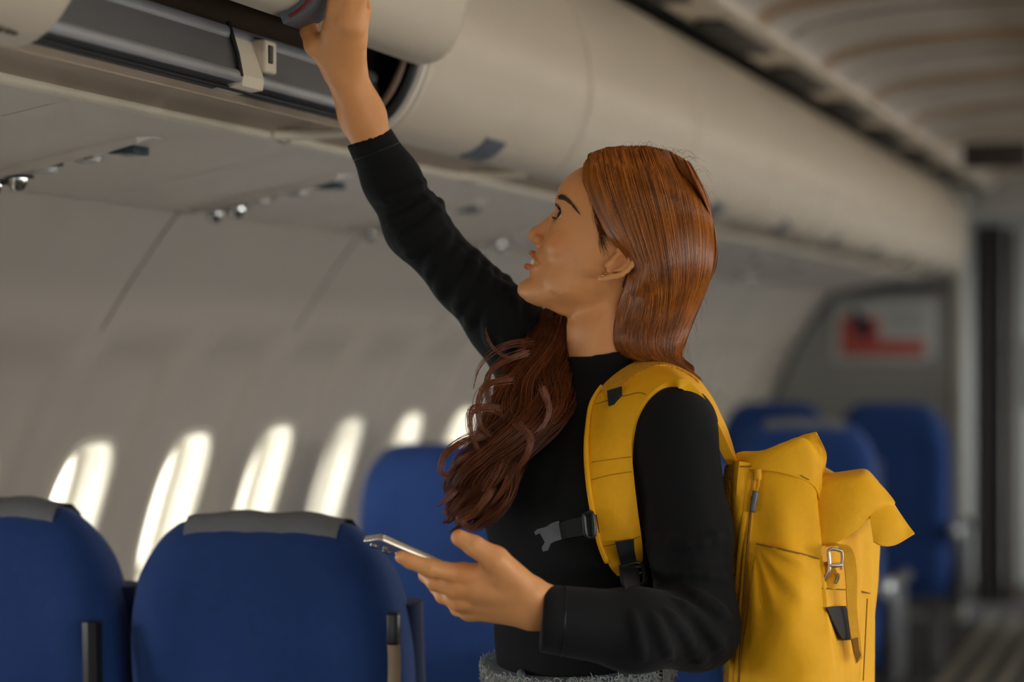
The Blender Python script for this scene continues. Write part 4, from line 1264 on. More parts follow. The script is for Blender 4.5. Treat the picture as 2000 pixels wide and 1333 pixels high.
# ---- jeans with a torn-off waistband
JN = Field()
JN.add(ellip(hipc + np.array([0, 0, 0.02]), TAX, (0.142, 0.110, 0.17)), 0)
legs(JN, 0.006)
wz = P(1130, 1287, 3.335)[2]; wn = ZZ * 0.985 + TF * 0.17; wn /= np.linalg.norm(wn); wo_ = np.array([hipc[0], hipc[1], wz])
JN.add(lambda p: (p - wo_) @ wn, 0.0, 'i')
jv, jq = surfnet(JN, np.array([-0.16, 3.05, -1.36]), np.array([0.34, 3.65, wz + 0.05]), 0.006)
jeans = mesh('jeans', C2W(jv), jq, M['denim'], person); jeans['label'] = 'washed blue jeans with frayed waist'
rg = ring_on(JN, wo_ - wn * 0.008, wn, 0.0, 160)
# loops of loose thread along the torn edge
L = []
for i in range(2600):
    k = RNG.integers(0, 160); c = rg[k] + (rg[(k + 1) % 160] - rg[k]) * RNG.random()
    rad = (rg[k] - wo_); rad -= wn * (rad @ wn); rad /= np.linalg.norm(rad); tg = np.cross(wn, rad)
    h = RNG.uniform(-0.014, 0.012)
    c = c + wn * h + rad * (0.001 + 0.004 * RNG.random())
    a0 = RNG.uniform(0, 6.28); R_ = RNG.uniform(0.0015, 0.0045); turns = RNG.uniform(1.5, 5)
    tt = np.linspace(0, 1, 9)
    L.append(c + R_ * (np.cos(a0 + turns * tt)[:, None] * tg + np.sin(a0 + turns * tt)[:, None] * wn) + rad * (RNG.uniform(-0.002, 0.004) * tt)[:, None] + wn * (RNG.normal(0, 0.004) * tt)[:, None])
for i in range(26):
    k = int(RNG.integers(95, 160)); c = rg[k]; rad = (c - wo_); rad /= np.linalg.norm(rad)
    e = c + rad * RNG.uniform(0.006, 0.02) + wn * RNG.uniform(0.0, 0.03)
    L.append(spline([c, (c + e) / 2 + RNG.normal(0, 0.003, 3), e], 9))
strands('frayed_edge', L, 0.00055, M['fray'], jeans, 4, 0.5)
def on_jeans(px, py):
    d, _ = march(JN, np.array([float(px)]), np.array([float(py)]), 2.9, 3.7); return P(px, py, float(d[0]) - 0.001)
lp = [on_jeans(1018, y) for y in (1316, 1330, 1345, 1362)]
v, f = tube_geo(C2W(np.array(lp) + np.array([0, -0.002, 0])), 0.0065, 8, sq=None); mesh('belt_loop', v, f, M['denim'], jeans)
for k, (px, py) in enumerate(((956, 1325),)):
    v, f = ball(on_jeans(px, py), 0.006, 12); mesh('button', C2W(v), f, M['alu'], jeans)
for s in (-1, 1):
    a = legpt(s, 0.05, -0.04); b = legpt(s, 0.035, 0.14)
    SHF = Field(); SHF.add(cone(a, b, 0.045, 0.034)); SHF.add(cone(legpt(s, 0.12, -0.01), a, 0.036, 0.045), 0.02); SHF.add(lambda p: gz - p[..., 2] + 0.0, 0.0, 'i')
    sv, sq_ = surfnet(SHF, np.minimum(a, b) - 0.1, np.maximum(a, b) + 0.14, 0.005); mesh('shoe', C2W(sv), sq_, M['shoe'], person)
# ---- hair: a soft base volume with strands laid over it
HLN_U = [-200, 30, 44, 52, 77, 106, 125, 150, 160, 182, 230]
HLN_F = [-62, -60, -20, 12, 22, 47, 66, 86, 94, 102, 110]
_hb = head_base()
def hair_head(p):
    q = to_local(p); f, u, s = q[..., 0], q[..., 1], q[..., 2]
    grow = 0.013 + 0.016 * np.clip(-f / 120, 0, 1) + 0.006 * np.clip((u - 100) / 100, 0, 1)
    G = np.interp(u, HLN_U, HLN_F) + 22 * (1 - np.clip(np.abs(s) / 95, 0, 1.2) ** 2) - 10 * np.clip(np.abs(s) / 95, 0, 1)
    edge = np.clip((G - f) / 26, 0, 1)                      # thin at the hairline
    base = _hb(p) - 0.0015 - (grow - 0.0015) * edge * edge * (3 - 2 * edge)
    low = (-30 - u) * SH
    return np.maximum(np.maximum(base, (f - G) * SH * 0.8), low)
HV = Field(); HV.add(hair_head)
HV.add(cone(P(1305, 500, 3.355), P(1277, 600, 3.352), 0.070, 0.057), 0.02)
HV.add(cone(P(1277, 600, 3.352), P(1263, 655, 3.350), 0.057, 0.049), 0.02)
HV.add(cone(P(1263, 655, 3.350), P(1284, 700, 3.335), 0.049, 0.030), 0.02)
HV.add(cone(P(1284, 700, 3.335), P(1345, 722, 3.31), 0.026, 0.012), 0.015)
# no hair in front of the ear
HV.add(lell(-30, 2, 112, 24, 32, 30, 0.42), 0.006, 's')
HV.add(cone(P(1172, 560, 3.30), P(1160, 700, 3.30), 0.016, 0.030), 0.006, 's')
def hair_base_f(p):
    q = to_local(p); f, u, s = q[..., 0], q[..., 1], q[..., 2]
    G = np.interp(u, HLN_U, HLN_F) + 22 * (1 - np.clip(np.abs(s) / 95, 0, 1.2) ** 2) - 10 * np.clip(np.abs(s) / 95, 0, 1) - 24
    return np.maximum(HV(p) + 0.0035, np.where(u > 40, (f - G) * SH * 0.8, -1.0))
HVS = Field(); HVS.add(hair_base_f)
HVMAP = DepthMap(HV, 1125, 1420, 276, 770, 3, 3.1, 3.5)
hv2, hq2 = surfnet(HVS, P(1120, 780, 3.35) + np.array([-0.02, -0.16, 0]), P(1420, 270, 3.35) + np.array([0.02, 0.2, 0.02]), 0.0032)
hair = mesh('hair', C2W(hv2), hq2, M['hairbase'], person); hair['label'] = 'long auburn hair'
G2 = [
    [(1142, 322), (1139, 345), (1146, 378), (1163, 418), (1190, 458), (1220, 498), (1232, 545), (1214, 600), (1206, 640), (1222, 684), (1270, 704)],
    [(1150, 312), (1148, 345), (1158, 385), (1180, 432), (1206, 478), (1232, 524), (1240, 585), (1222, 650), (1232, 690), (1280, 706)],
    [(1158, 300), (1166, 350), (1186, 405), (1212, 460), (1238, 515), (1250, 570), (1236, 640), (1240, 685), (1290, 706)],
    [(1180, 292), (1196, 360), (1222, 440), (1250, 520), (1262, 590), (1250, 650), (1258, 692), (1310, 712)],
    [(1215, 287), (1236, 365), (1262, 455), (1282, 540), (1284, 610), (1270, 665), (1285, 700), (1330, 722)],
    [(1262, 287), (1286, 360), (1308, 450), (1318, 540), (1310, 610), (1295, 665), (1305, 702), (1350, 730)],
    [(1305, 296), (1336, 362), (1352, 450), (1352, 540), (1335, 610), (1315, 668), (1318, 704), (1362, 738)],
    [(1340, 316), (1374, 385), (1387, 458), (1380, 540), (1352, 615), (1330, 672), (1328, 706), (1372, 745)],
    [(1352, 325), (1386, 395), (1396, 462), (1390, 540), (1360, 615), (1338, 675), (1336, 708), (1380, 752)]]
K2 = 30
G2 = np.array([spline(g, K2) for g in G2])
def near_strands(n, jit=1.0, lift=(0.0, 0.003), rad=(0.00035, 0.0007), clump=70):
    top_ = len(G2) - (1.55 if len(G2) > 5 else 1.001); cw = (np.arange(clump) + RNG.uniform(0, 1, clump)) / clump * top_; ci = RNG.integers(0, clump, n); w = cw[ci] + RNG.normal(0, 0.085, n)
    w = np.clip(w, 0, len(G2) - (1.5 if len(G2) > 5 else 1.001)); i = w.astype(int); u = (w - i)[:, None, None]
    g = G2[i] * (1 - u) + G2[i + 1] * u
    t = np.linspace(0, 1, K2)
    ph = RNG.uniform(0, 6.28, (n, 1)); am = RNG.uniform(0.3, 2.0, (n, 1)) * jit
    g = g.copy(); g[..., 0] += am * np.sin(ph + t * RNG.uniform(2, 7, (n, 1))) * (0.4 + 2.2 * t ** 2) + RNG.normal(0, 1.5, (n, 1))
    g[..., 1] += RNG.uniform(-3, 6, (n, 1)) * (1 - t)
    end = RNG.uniform(0.72, 1.0, n)
    # resample each to its own length
    idx = end[:, None] * t[None] * (K2 - 1); a = np.clip(idx.astype(int), 0, K2 - 2); fr = (idx - a)[..., None]
    g = np.take_along_axis(g, a[..., None].repeat(2, 2), 1) * (1 - fr) + np.take_along_axis(g, (a + 1)[..., None].repeat(2, 2), 1) * fr
    d = HVMAP(g[..., 0], g[..., 1])
    k = np.array([1, 2, 3, 3, 3, 2, 1.0]); k /= k.sum()
    d = np.apply_along_axis(lambda r: np.convolve(np.pad(r, 3, mode='edge'), k, 'valid'), 1, d)
    d = d - RNG.uniform(*lift, (n, 1)) * (0.3 + 0.7 * t) - 0.0006
    return np.stack([(g[..., 0] - 1000) * d / FPX, d, (666.5 - g[..., 1]) * d / FPX], -1), RNG.uniform(*rad, n), np.clip(RNG.uniform(0.4, 1.35, clump)[ci] + RNG.normal(0, 0.15, n), 0.22, 1.6)
S1, R1, T1 = near_strands(4200, rad=(0.00028, 0.00058), clump=110)
h1 = strands('hair_strands', S1, R1, M['hair'], hair, 3, 0.3, tints=T1); h1['kind'] = 'stuff'
# hair tucked behind the ear, falling along the neck
G2a = G2; G2 = np.array([spline(g, K2) for g in ([(1236, 470), (1226, 545), (1206, 596), (1192, 640), (1196, 676), (1226, 700)], [(1248, 480), (1240, 550), (1222, 605), (1210, 650), (1216, 686), (1250, 706)], [(1268, 490), (1262, 560), (1246, 620), (1238, 668), (1250, 700), (1290, 712)])])
S1b, R1b, T1b = near_strands(600, 1.6, (0.0, 0.004), rad=(0.00028, 0.00058), clump=30)
h1b = strands('hair_strands', S1b, R1b, M['hair'], hair, 3, 0.3, tints=T1b); h1b['kind'] = 'stuff'
G2 = G2a
# the other side of the head
q = to_local(S1[:, :18].copy()); q[..., 2] *= -1
far = HO + SH * (q[..., :1] / 0.970 * HF + q[..., 1:2] * HU + q[..., 2:] * HS)
h2 = strands('hair_strands', far[::3], R1[::3] * 1.4, M['hair'], hair, 3, 0.5); h2['kind'] = 'stuff'
# loose hairs standing off the crown and nape
FL = []
for i in range(70):
    a = RNG.uniform(0, 1)
    if i < 46:
        x = 1140 + 240 * a; top = np.interp(x, [1140, 1170, 1215, 1262, 1305, 1340, 1380], [312, 295, 286, 286, 295, 315, 380])
        c = np.array([x, top + 6]); dr = np.array([RNG.uniform(10, 50), RNG.uniform(-14, 2)])
        p2 = [c, c + dr * 0.5 + np.array([0, -RNG.uniform(4, 12)]), c + dr + np.array([0, RNG.uniform(0, 16)])]
    else:
        y = 540 + 160 * a; x = np.interp(y, [540, 600, 700], [1380, 1352, 1325])
        c = np.array([x - 6, y]); dr = np.array([RNG.uniform(5, 24), RNG.uniform(30, 70)])
        p2 = [c, c + dr * 0.5 + np.array([RNG.uniform(2, 8), 0]), c + dr]
    g = spline(p2, 12); FL.append([P(x, y, 3.34 + RNG.uniform(-0.03, 0.03)) for x, y in g])
h3 = strands('loose_hairs', FL, 0.00018, M['hair'], hair, 3, 0.3); h3['kind'] = 'stuff'
# baby hair at temple and before the ear
FL = []
for i in range(150):
    a = RNG.random(); b0 = np.array([np.interp(a, [0, 0.3, 0.6, 0.85, 1], [1143, 1150, 1162, 1168, 1172]), np.interp(a, [0, 0.3, 0.6, 0.85, 1], [322, 370, 415, 448, 466])])
    b0 = b0 + RNG.normal(0, 2, 2) + np.array([3, 0])
    dr = np.array([RNG.uniform(2, 22), RNG.uniform(18, 44)])
    g = spline([b0, b0 + dr * 0.5 + np.array([-RNG.uniform(1, 5), 0]), b0 + dr], 8)
    d = HMAP(g[:, 0], g[:, 1])
    FL.append([P(x, y, z - 0.0012) for (x, y), z in zip(g, d)])
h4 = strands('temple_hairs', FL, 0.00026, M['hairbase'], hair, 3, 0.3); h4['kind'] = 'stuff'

# ---- the long wavy lock in front of the far shoulder
LC = np.array([P(1098, 598, 3.445), P(1078, 660, 3.41), P(1052, 740, 3.345), P(1010, 825, 3.285), P(968, 905, 3.262), P(930, 970, 3.258), P(905, 1018, 3.262)])
LWD = np.array([0.018, 0.036, 0.048, 0.052, 0.047, 0.038, 0.020])
LB = Field()
for i in range(6): LB.add(cone(LC[i], LC[i + 1], LWD[i] * 0.40, LWD[i + 1] * 0.40), 0.02)
lv2, lq2 = surfnet(LB, P(860, 1070, 3.3) + np.array([0, -0.15, 0]), P(1140, 570, 3.3) + np.array([0.02, 0.2, 0]), 0.004)
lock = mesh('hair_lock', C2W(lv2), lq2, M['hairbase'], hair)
K3 = 40
cl = spline(np.c_[LC, LWD], K3); cen, wid = cl[:, :3].copy(), cl[:, 3]
cen[:, 0] += 0.009 * np.sin(np.linspace(0, 1, K3) * 6.28 * 2.3) * np.linspace(0.2, 1, K3)
tt = np.linspace(0, 1, K3)
S3 = []; R3 = []; T3 = []
for c in range(96):
    r = math.sqrt(RNG.random()); a = RNG.uniform(0, 6.28); fq = RNG.uniform(2.0, 2.7); ph = 1.2 * a + RNG.uniform(-0.9, 0.9); amp = RNG.uniform(0.006, 0.017)
    st = RNG.uniform(0, 0.25) if RNG.random() < 0.5 else 0; en = RNG.uniform(0.7, 1.12)
    tws = RNG.uniform(-2.5, 2.5); ctn = RNG.uniform(0.5, 1.35)
    for j in range(30):
        r2 = min(1.12, abs(r + RNG.normal(0, 0.07))); a2 = a + RNG.normal(0, 0.14)
        x = np.clip(st + (en - st) * tt, 0, 1); ov = np.clip(st + (en - st) * tt - 1, 0, 1)
        k = x * (K3 - 1); i0 = np.clip(k.astype(int), 0, K3 - 2); fr = (k - i0)
        base = cen[i0] * (1 - fr)[:, None] + cen[i0 + 1] * fr[:, None]; w = (wid[i0] * (1 - fr) + wid[i0 + 1] * fr) * r2
        an = a2 + tws * x
        grow = amp * (0.2 + 1.1 * x) * np.sin(ph + 6.28 * fq * x + RNG.normal(0, 0.15))
        grow2 = amp * (0.2 + 1.1 * x) * np.cos(ph + 6.28 * fq * x)
        off = np.stack([np.cos(an) * w + grow, np.sin(an) * w * 0.8 + grow2, 0.35 * grow2], -1)
        S3.append(base + off + np.stack([-0.12 * ov, 0 * ov, -0.10 * ov], -1)); R3.append(RNG.uniform(0.00028, 0.0006)); T3.append(ctn * RNG.uniform(0.85, 1.15))
h5 = strands('lock_strands', S3, np.array(R3), M['hairdark'], lock, 3, 0.25, tints=T3); h5['kind'] = 'stuff'
curls = [[(1030, 690), (985, 706), (958, 728), (950, 765), (962, 800), (985, 815)], [(1000, 742), (955, 752), (935, 785), (938, 830), (958, 852)], [(975, 800), (925, 800), (918, 840), (935, 880)],
         [(950, 850), (905, 862), (872, 885), (860, 915), (872, 930), (888, 925)], [(940, 885), (905, 895), (885, 908)], [(940, 930), (900, 950), (878, 972), (858, 988)], [(930, 965), (890, 985), (870, 1000), (885, 1012)],
         [(925, 990), (895, 1005), (900, 1024), (935, 1028)], [(960, 960), (930, 1000), (905, 1020), (925, 1040)], [(1040, 670), (1000, 672), (960, 690), (935, 720), (925, 760)], [(985, 870), (1000, 905), (985, 950), (960, 985)],
         [(1010, 830), (1035, 860), (1020, 905), (985, 925)], [(1060, 760), (1075, 800), (1055, 840), (1025, 850)], [(1000, 700), (975, 690), (958, 668), (948, 640)]]
S4 = []
for n_, c in enumerate(curls):
    cnt = 34 if n_ not in (9, 13) else 8
    jd = RNG.normal(0, 0.006)
    for j in range(cnt):
        sc = RNG.normal(0, 1, 2) * np.array([4.5, 4.5]); g = spline(np.array(c, float) + np.linspace(1, 0.35, len(c))[:, None] * sc + RNG.normal(0, 1.6, (len(c), 2)), 20)
        S4.append([P(x, y, 3.232 + jd + 0.05 * max(0, (700 - y) / 100) + 0.00001 * j + 0.010 * math.sin(x * 0.03 + n_)) for x, y in g])
h6 = strands('curl_strands', S4, 0.0005, M['hairdark'], lock, 3, 0.2); h6['kind'] = 'stuff'
# =================================================================== phone
M['phone'] = mat('champagne_metal', (206, 194, 178), 0.25, 0.85, var=0.02)
M['phoneback'] = mat('grey_glass_back', (120, 132, 146), 0.22, 0.2, var=0.02, coat=0.5)
M['lens'] = mat('lens_glass', (12, 14, 18), 0.08, var=0.02, coat=1.0)
A_ = P(745, 1042, 3.022); e1 = P(975, 1144, 3.066) - A_; e1 /= np.linalg.norm(e1)
e2 = P(699, 1040.5, 3.088) - A_; e2 -= e1 * (e2 @ e1); e2 /= np.linalg.norm(e2)
e3 = np.cross(e1, e2); e3 = e3 if e3[2] < 0 else -e3          # towards the back of the phone (down)
PL, PW, PT_ = 0.160, 0.076, 0.0088
phone = thing('phone', tuple(C2W(A_ + e1 * 0.08 + e2 * 0.04)), 'silver phone with rear lenses held in the lower hand', 'phone')
def ph(a, b, c): return C2W(A_ + e1 * a + e2 * b + e3 * c)
def rrect(L0, W0, r, c, inset=0.0, n=6):
    out = []
    for cx, cy, a0 in ((L0 - r, W0 - r, 0), (r, W0 - r, 90), (r, r, 180), (L0 - r, r, 270)):
        for k in range(n + 1):
            a = math.radians(a0 + 90 * k / n); out.append(ph(cx + (r - inset) * math.cos(a), cy + (r - inset) * math.sin(a), c))
    return out
MB().loft([rrect(PL, PW, 0.006, c, i) for c, i in ((0.0, 0.0012), (0.0006, 0.0003), (0.0015, 0), (0.0074, 0), (0.0083, 0.0003), (0.0088, 0.0012))]).build('frame', M['phone'], phone, sharp=30)
MB().loft([rrect(PL, PW, 0.006, 0.0088, 0.0014), rrect(PL, PW, 0.006, 0.0092, 0.0018)]).build('back_cover', M['phoneback'], phone, sharp=30)
MB().loft([rrect(PL, PW, 0.006, 0.0000, 0.0014), rrect(PL, PW, 0.006, -0.0003, 0.0018)]).build('screen', M['lens'], phone, sharp=30)
for i, (a, b, r) in enumerate(((0.014, 0.062, 0.0062), (0.032, 0.062, 0.0062), (0.050, 0.062, 0.0062), (0.024, 0.045, 0.0040), (0.042, 0.045, 0.0040))):
    c0 = A_ + e1 * a + e2 * b
    v, f = tube_geo([C2W(c0 + e3 * z) for z in (0.0088, 0.0108, 0.0112)], [r, r, r * 0.9], 20); lo_ = mesh('lens_ring', v, f, M['chrome'], phone, sharp=30)
    v, f = tube_geo([C2W(c0 + e3 * z) for z in (0.0110, 0.0114)], [r * 0.8, r * 0.75], 20); mesh('lens_glass', v, f, M['lens'], lo_, sharp=30)

# =================================================================== backpack
M['yellow'] = mat('yellow_canvas', (236, 170, 12), 0.72, var=0.07, nscale=25, bump=0.12, bscale=900, sheen=0.0, spec=0.3)
M['yellowmesh'] = mat('yellow_air_mesh', (212, 150, 14), 0.85, var=0.2, nscale=120, weave=1.0, bscale=330)
M['yellowweb'] = mat('yellow_webbing', (228, 164, 16), 0.8, var=0.1, nscale=200, bump=0.2, bscale=700)
M['seam'] = mat('dark_yellow_seam', (140, 96, 12), 0.8)
M['web'] = mat('black_webbing', (16, 16, 17), 0.8, var=0.15, nscale=200, bump=0.25, bscale=900)
M['hook'] = mat('satin_hook', (196, 178, 160), 0.35, 0.8, var=0.03)
M['velcro'] = mat('dark_hook_tape', (48, 44, 42), 0.95, var=0.3, nscale=300, bump=0.4, bscale=900)
pack = thing('backpack', tuple(C2W(P(1560, 1330, 3.3))), 'yellow roll-top backpack hanging from the near shoulder', 'backpack')
def grid_surface(ctrl, nu, nv):
    """smooth surface through a grid of (px, py, depth)"""
    c = np.array([[P(*q) for q in row] for row in ctrl])
    rows = np.array([spline(r, nv) for r in c])
    return np.stack([spline(rows[:, j], nu) for j in range(nv)], 1)
def sheet(name, G, thick, m, parent, wr=0.0, ws=26.0, flip=False, seed=0):
    nu, nv, _ = G.shape
    du = np.gradient(G, axis=0); dv = np.gradient(G, axis=1); N = np.cross(du, dv); N /= np.linalg.norm(N, axis=2)[..., None] + 1e-9
    if flip is not None:
        flip = N[..., 1].mean() > 0
    if flip: N = -N
    if wr:
        r = np.random.default_rng(seed); h = np.zeros((nu, nv))
        for _ in range(7):
            a = r.uniform(0, 3.14); fr = r.uniform(0.5, 1.6) * ws; ph_ = r.uniform(0, 6.28)
            h += np.sin((G[..., 0] * math.cos(a) + G[..., 2] * math.sin(a) + 0.4 * G[..., 1]) * fr * 2 + ph_ + 1.5 * np.sin(G[..., 2] * fr * 0.7 + ph_))
        G = G + N * (h / 7 * wr)[..., None]
    top = G; bot = G - N * thick
    V = np.concatenate([top.reshape(-1, 3), bot.reshape(-1, 3)])
    idx = np.arange(nu * nv).reshape(nu, nv); F_ = []
    a = np.stack([idx[:-1, :-1], idx[1:, :-1], idx[1:, 1:], idx[:-1, 1:]], -1).reshape(-1, 4)
    b = a[:, ::-1] + nu * nv
    F_.append(a if not flip else a[:, ::-1]); F_.append(b if not flip else b[:, ::-1])
    rim = np.concatenate([idx[0, :], idx[1:, -1], idx[-1, -2::-1], idx[-2:0:-1, 0]])
    nx = np.roll(rim, -1); F_.append(np.stack([rim, nx, nx + nu * nv, rim + nu * nv], -1))
    return mesh(name, C2W(V), np.concatenate(F_), m, parent, True, None, 70)
# --- closed main sack: cross-sections down its height. In each: back panel edge, zip side, crease, front, far side
def sec(y, pts):   # (px, depth) round the sack at image height y
    return [P(px, y + dy, d) for px, dy, d in pts]
levels = [
    (905, [(1432, -5, 3.235), (1470, 0, 3.215), (1530, 5, 3.205), (1585, 10, 3.215), (1600, 12, 3.24), (1605, 8, 3.36), (1598, 4, 3.48), (1500, 0, 3.50), (1436, -4, 3.48)]),
    (960, [(1426, 0, 3.235), (1470, 0, 3.205), (1535, 4, 3.192), (1592, 12, 3.205), (1606, 14, 3.235), (1688, 8, 3.36), (1670, 4, 3.48), (1500, 0, 3.51), (1428, -2, 3.49)]),
    (1030, [(1424, 0, 3.235), (1472, 0, 3.195), (1535, 4, 3.178), (1598, 12, 3.196), (1612, 10, 3.225), (1703, 2, 3.36), (1684, 0, 3.50), (1500, 0, 3.53), (1426, 0, 3.49)]),
    (1110, [(1430, 0, 3.235), (1480, 0, 3.185), (1545, 2, 3.160), (1602, 6, 3.182), (1616, 6, 3.210), (1703, 0, 3.36), (1684, 0, 3.51), (1510, 0, 3.54), (1432, 0, 3.49)]),
    (1200, [(1436, 0, 3.235), (1484, 0, 3.170), (1550, 0, 3.142), (1608, 2, 3.165), (1626, 2, 3.195), (1702, 0, 3.36), (1684, 0, 3.51), (1510, 0, 3.54), (1438, 0, 3.49)]),
    (1290, [(1428, 0, 3.235), (1480, 0, 3.160), (1552, 0, 3.130), (1618, 0, 3.150), (1640, 0, 3.185), (1701, 0, 3.36), (1684, 0, 3.51), (1510, 0, 3.54), (1434, 0, 3.49)]),
    (1400, [(1420, 0, 3.235), (1478, 0, 3.160), (1552, 0, 3.128), (1622, 0, 3.150), (1646, 0, 3.185), (1700, 0, 3.36), (1684, 0, 3.51), (1510, 0, 3.54), (1434, 0, 3.49)]),
    (1520, [(1428, 0, 3.235), (1480, 0, 3.175), (1552, 0, 3.145), (1620, 0, 3.170), (1640, 0, 3.20), (1690, 0, 3.36), (1676, 0, 3.50), (1510, 0, 3.52), (1440, 0, 3.48)]),
    (1560, [(1450, 0, 3.25), (1490, 0, 3.205), (1552, 0, 3.185), (1610, 0, 3.20), (1625, 0, 3.23), (1660, 0, 3.36), (1650, 0, 3.48), (1520, 0, 3.49), (1460, 0, 3.46)])]
R_ = []
for y, pts in levels:
    q = np.array(sec(y, pts)); q = np.vstack([q[-2:], q, q[:3]])
    s_ = spline(q, 300)
    # keep exactly one turn
    d0 = np.argmin(np.linalg.norm(s_ - np.array(sec(y, pts))[0], axis=1)[:150]); d1 = 150 + np.argmin(np.linalg.norm(s_[150:] - np.array(sec(y, pts))[0], axis=1))
    t_ = np.linspace(d0, d1, 97)[:-1]; i_ = t_.astype(int); f_ = (t_ - i_)[:, None]
    R_.append(s_[i_] * (1 - f_) + s_[np.minimum(i_ + 1, 299)] * f_)
R_ = np.array(R_)
rings = np.stack([spline(R_[:, j], 70) for j in range(96)], 1)
# soft vertical drapes in the cloth
cen_ = rings.mean(1, keepdims=True); dirn = rings - cen_; dirn /= np.linalg.norm(dirn, axis=2)[..., None]
yy = np.linspace(0, 1, 70)[:, None]; ang_ = np.linspace(0, 6.28, 97)[:-1][None]
dr_ = 0.0050 * np.sin(ang_ * 9 + yy * 7 + 1.5 * np.sin(yy * 5)) * np.exp(-((yy - 0.55) / 0.4) ** 2) + 0.0034 * np.sin(ang_ * 17 - yy * 14) * np.exp(-((yy - 0.35) / 0.25) ** 2)
rings = rings + dirn * dr_[..., None]
v, f = loft_geo([[tuple(p) for p in C2W(r)] for r in rings])
sack = mesh('sack', v, f, M['yellow'], pack, True, None, 60)
PM = None
def sackfield_depth(px, py):
    """depth of the sack's camera-side surface, by nearest projected ring point"""
    X = 1000 + rings[..., 0] / rings[..., 1] * FPX; Y = 666.5 - rings[..., 2] / rings[..., 1] * FPX
    d = (X - px) ** 2 + (Y - py) ** 2
    w = np.exp(-d / 60.0) * np.exp(-(rings[..., 1] - 3.1) * 40); return float((w * rings[..., 1]).sum() / (w.sum() + 1e-300))
def on_sack(pts, off=0.002, n=None):
    q = spline(np.array(pts, float), n or len(pts) * 6); return np.array([P(x, y, sackfield_depth(x, y) - off) for x, y in q])
def line(name, pts, r, m, parent, off=0.0008, n=None, sq=None, sides=6):
    q = on_sack(pts, off, n); v, f = tube_geo(C2W(q), r, sides, sq=sq); return mesh(name, v, f, m, parent)
# side pocket: a raised panel with its top edge
PG = grid_surface([[(1478, 1062, sackfield_depth(1478, 1062) - 0.004), (1520, 1072, sackfield_depth(1520, 1072) - 0.010), (1560, 1080, sackfield_depth(1560, 1080) - 0.010), (1600, 1090, sackfield_depth(1600, 1090) - 0.005)],
                   [(1466, 1160, sackfield_depth(1466, 1160) - 0.004), (1515, 1160, sackfield_depth(1515, 1160) - 0.013), (1560, 1160, sackfield_depth(1560, 1160) - 0.013), (1606, 1160, sackfield_depth(1606, 1160) - 0.005)],
                   [(1452, 1260, sackfield_depth(1452, 1260) - 0.004), (1505, 1260, sackfield_depth(1505, 1260) - 0.014), (1560, 1260, sackfield_depth(1560, 1260) - 0.014), (1616, 1260, sackfield_depth(1616, 1260) - 0.005)],
                   [(1440, 1400, sackfield_depth(1440, 1400) - 0.004), (1500, 1400, sackfield_depth(1500, 1400) - 0.012), (1560, 1400, sackfield_depth(1560, 1400) - 0.012), (1622, 1400, sackfield_depth(1622, 1400) - 0.005)]], 46, 34)
uu_, vv2 = np.meshgrid(np.linspace(0, 1, 46), np.linspace(0, 1, 34), indexing='ij')
th_ = np.arctan2(uu_ * 1.6 + 0.02, vv2 + 0.05); rad_ = np.hypot(uu_ * 1.6, vv2)
PG[..., 1] -= 0.0042 * np.sin(th_ * 15) * np.exp(-((rad_ - 0.45) / 0.45) ** 2) + 0.003 * np.sin(vv2 * 11 + uu_ * 6) * np.exp(-((uu_ - 0.75) / 0.4) ** 2)
sheet('side_pocket', PG, 0.004, M['yellow'], pack, 0.0022, 30, flip=False, seed=4)
line('pocket_seam', [(1478, 1063), (1520, 1072), (1560, 1081), (1600, 1092)], 0.0012, M['seam'], sack, 0.0125, 30)
line('front_seam', [(1604, 1150), (1640, 1152), (1672, 1154), (1702, 1160)], 0.0010, M['seam'], sack, 0.001, 30)
line('upper_seam', [(1436, 912), (1490, 912), (1545, 922), (1580, 938)], 0.0011, M['seam'], sack, 0.0012, 36)
line('edge_seam', [(1694, 1170), (1690, 1250), (1686, 1330)], 0.0009, M['seam'], sack, 0.0008, 24)
# mesh back panel
BG = grid_surface([[(1446, 905, 3.232), (1432, 908, 3.240), (1424, 912, 3.29), (1424, 912, 3.44)], [(1440, 1000, 3.224), (1424, 1002, 3.236), (1414, 1004, 3.29), (1414, 1004, 3.46)], [(1444, 1120, 3.218), (1430, 1122, 3.234), (1420, 1124, 3.29), (1420, 1124, 3.47)], [(1446, 1240, 3.214), (1434, 1240, 3.232), (1424, 1240, 3.29), (1424, 1240, 3.47)], [(1440, 1400, 3.214), (1430, 1400, 3.232), (1420, 1400, 3.29), (1420, 1400, 3.47)]], 40, 24)
sheet('back_mesh', BG, 0.006, M['yellowmesh'], pack, flip=True)
# zip along the side
zp = [(1474, 925), (1468, 970), (1462, 1040), (1456, 1110), (1450, 1200), (1444, 1300), (1440, 1380)]
line('zip_flap', [(x - 10, y) for x, y in zp], 0.0065, M['yellow'], pack, -0.0040, 60, None, 10)
zo = line('zip_tape', zp, 0.0060, M['yellowweb'], pack, -0.0035, 60, None, 10)
line('zip_teeth', [(x + 1, y) for x, y in zp[1:]], 0.0018, M['seam'], zo, 0.0024, 120)
zs = line('zip_slider', [(1480, 918), (1480, 928), (1479, 938)], 0.0052, M['yellowweb'], pack, 0.006, 8, None, 10)
line('zip_cord', [(1477, 934), (1472, 948), (1475, 962), (1481, 950), (1482, 934)], 0.0014, M['yellowweb'], zs, 0.009, 24)
line('zip_pull', [(1476, 960), (1474, 975), (1471, 990), (1470, 1001)], 0.0042, M['greyh'], zs, 0.009, 12, None, 10)
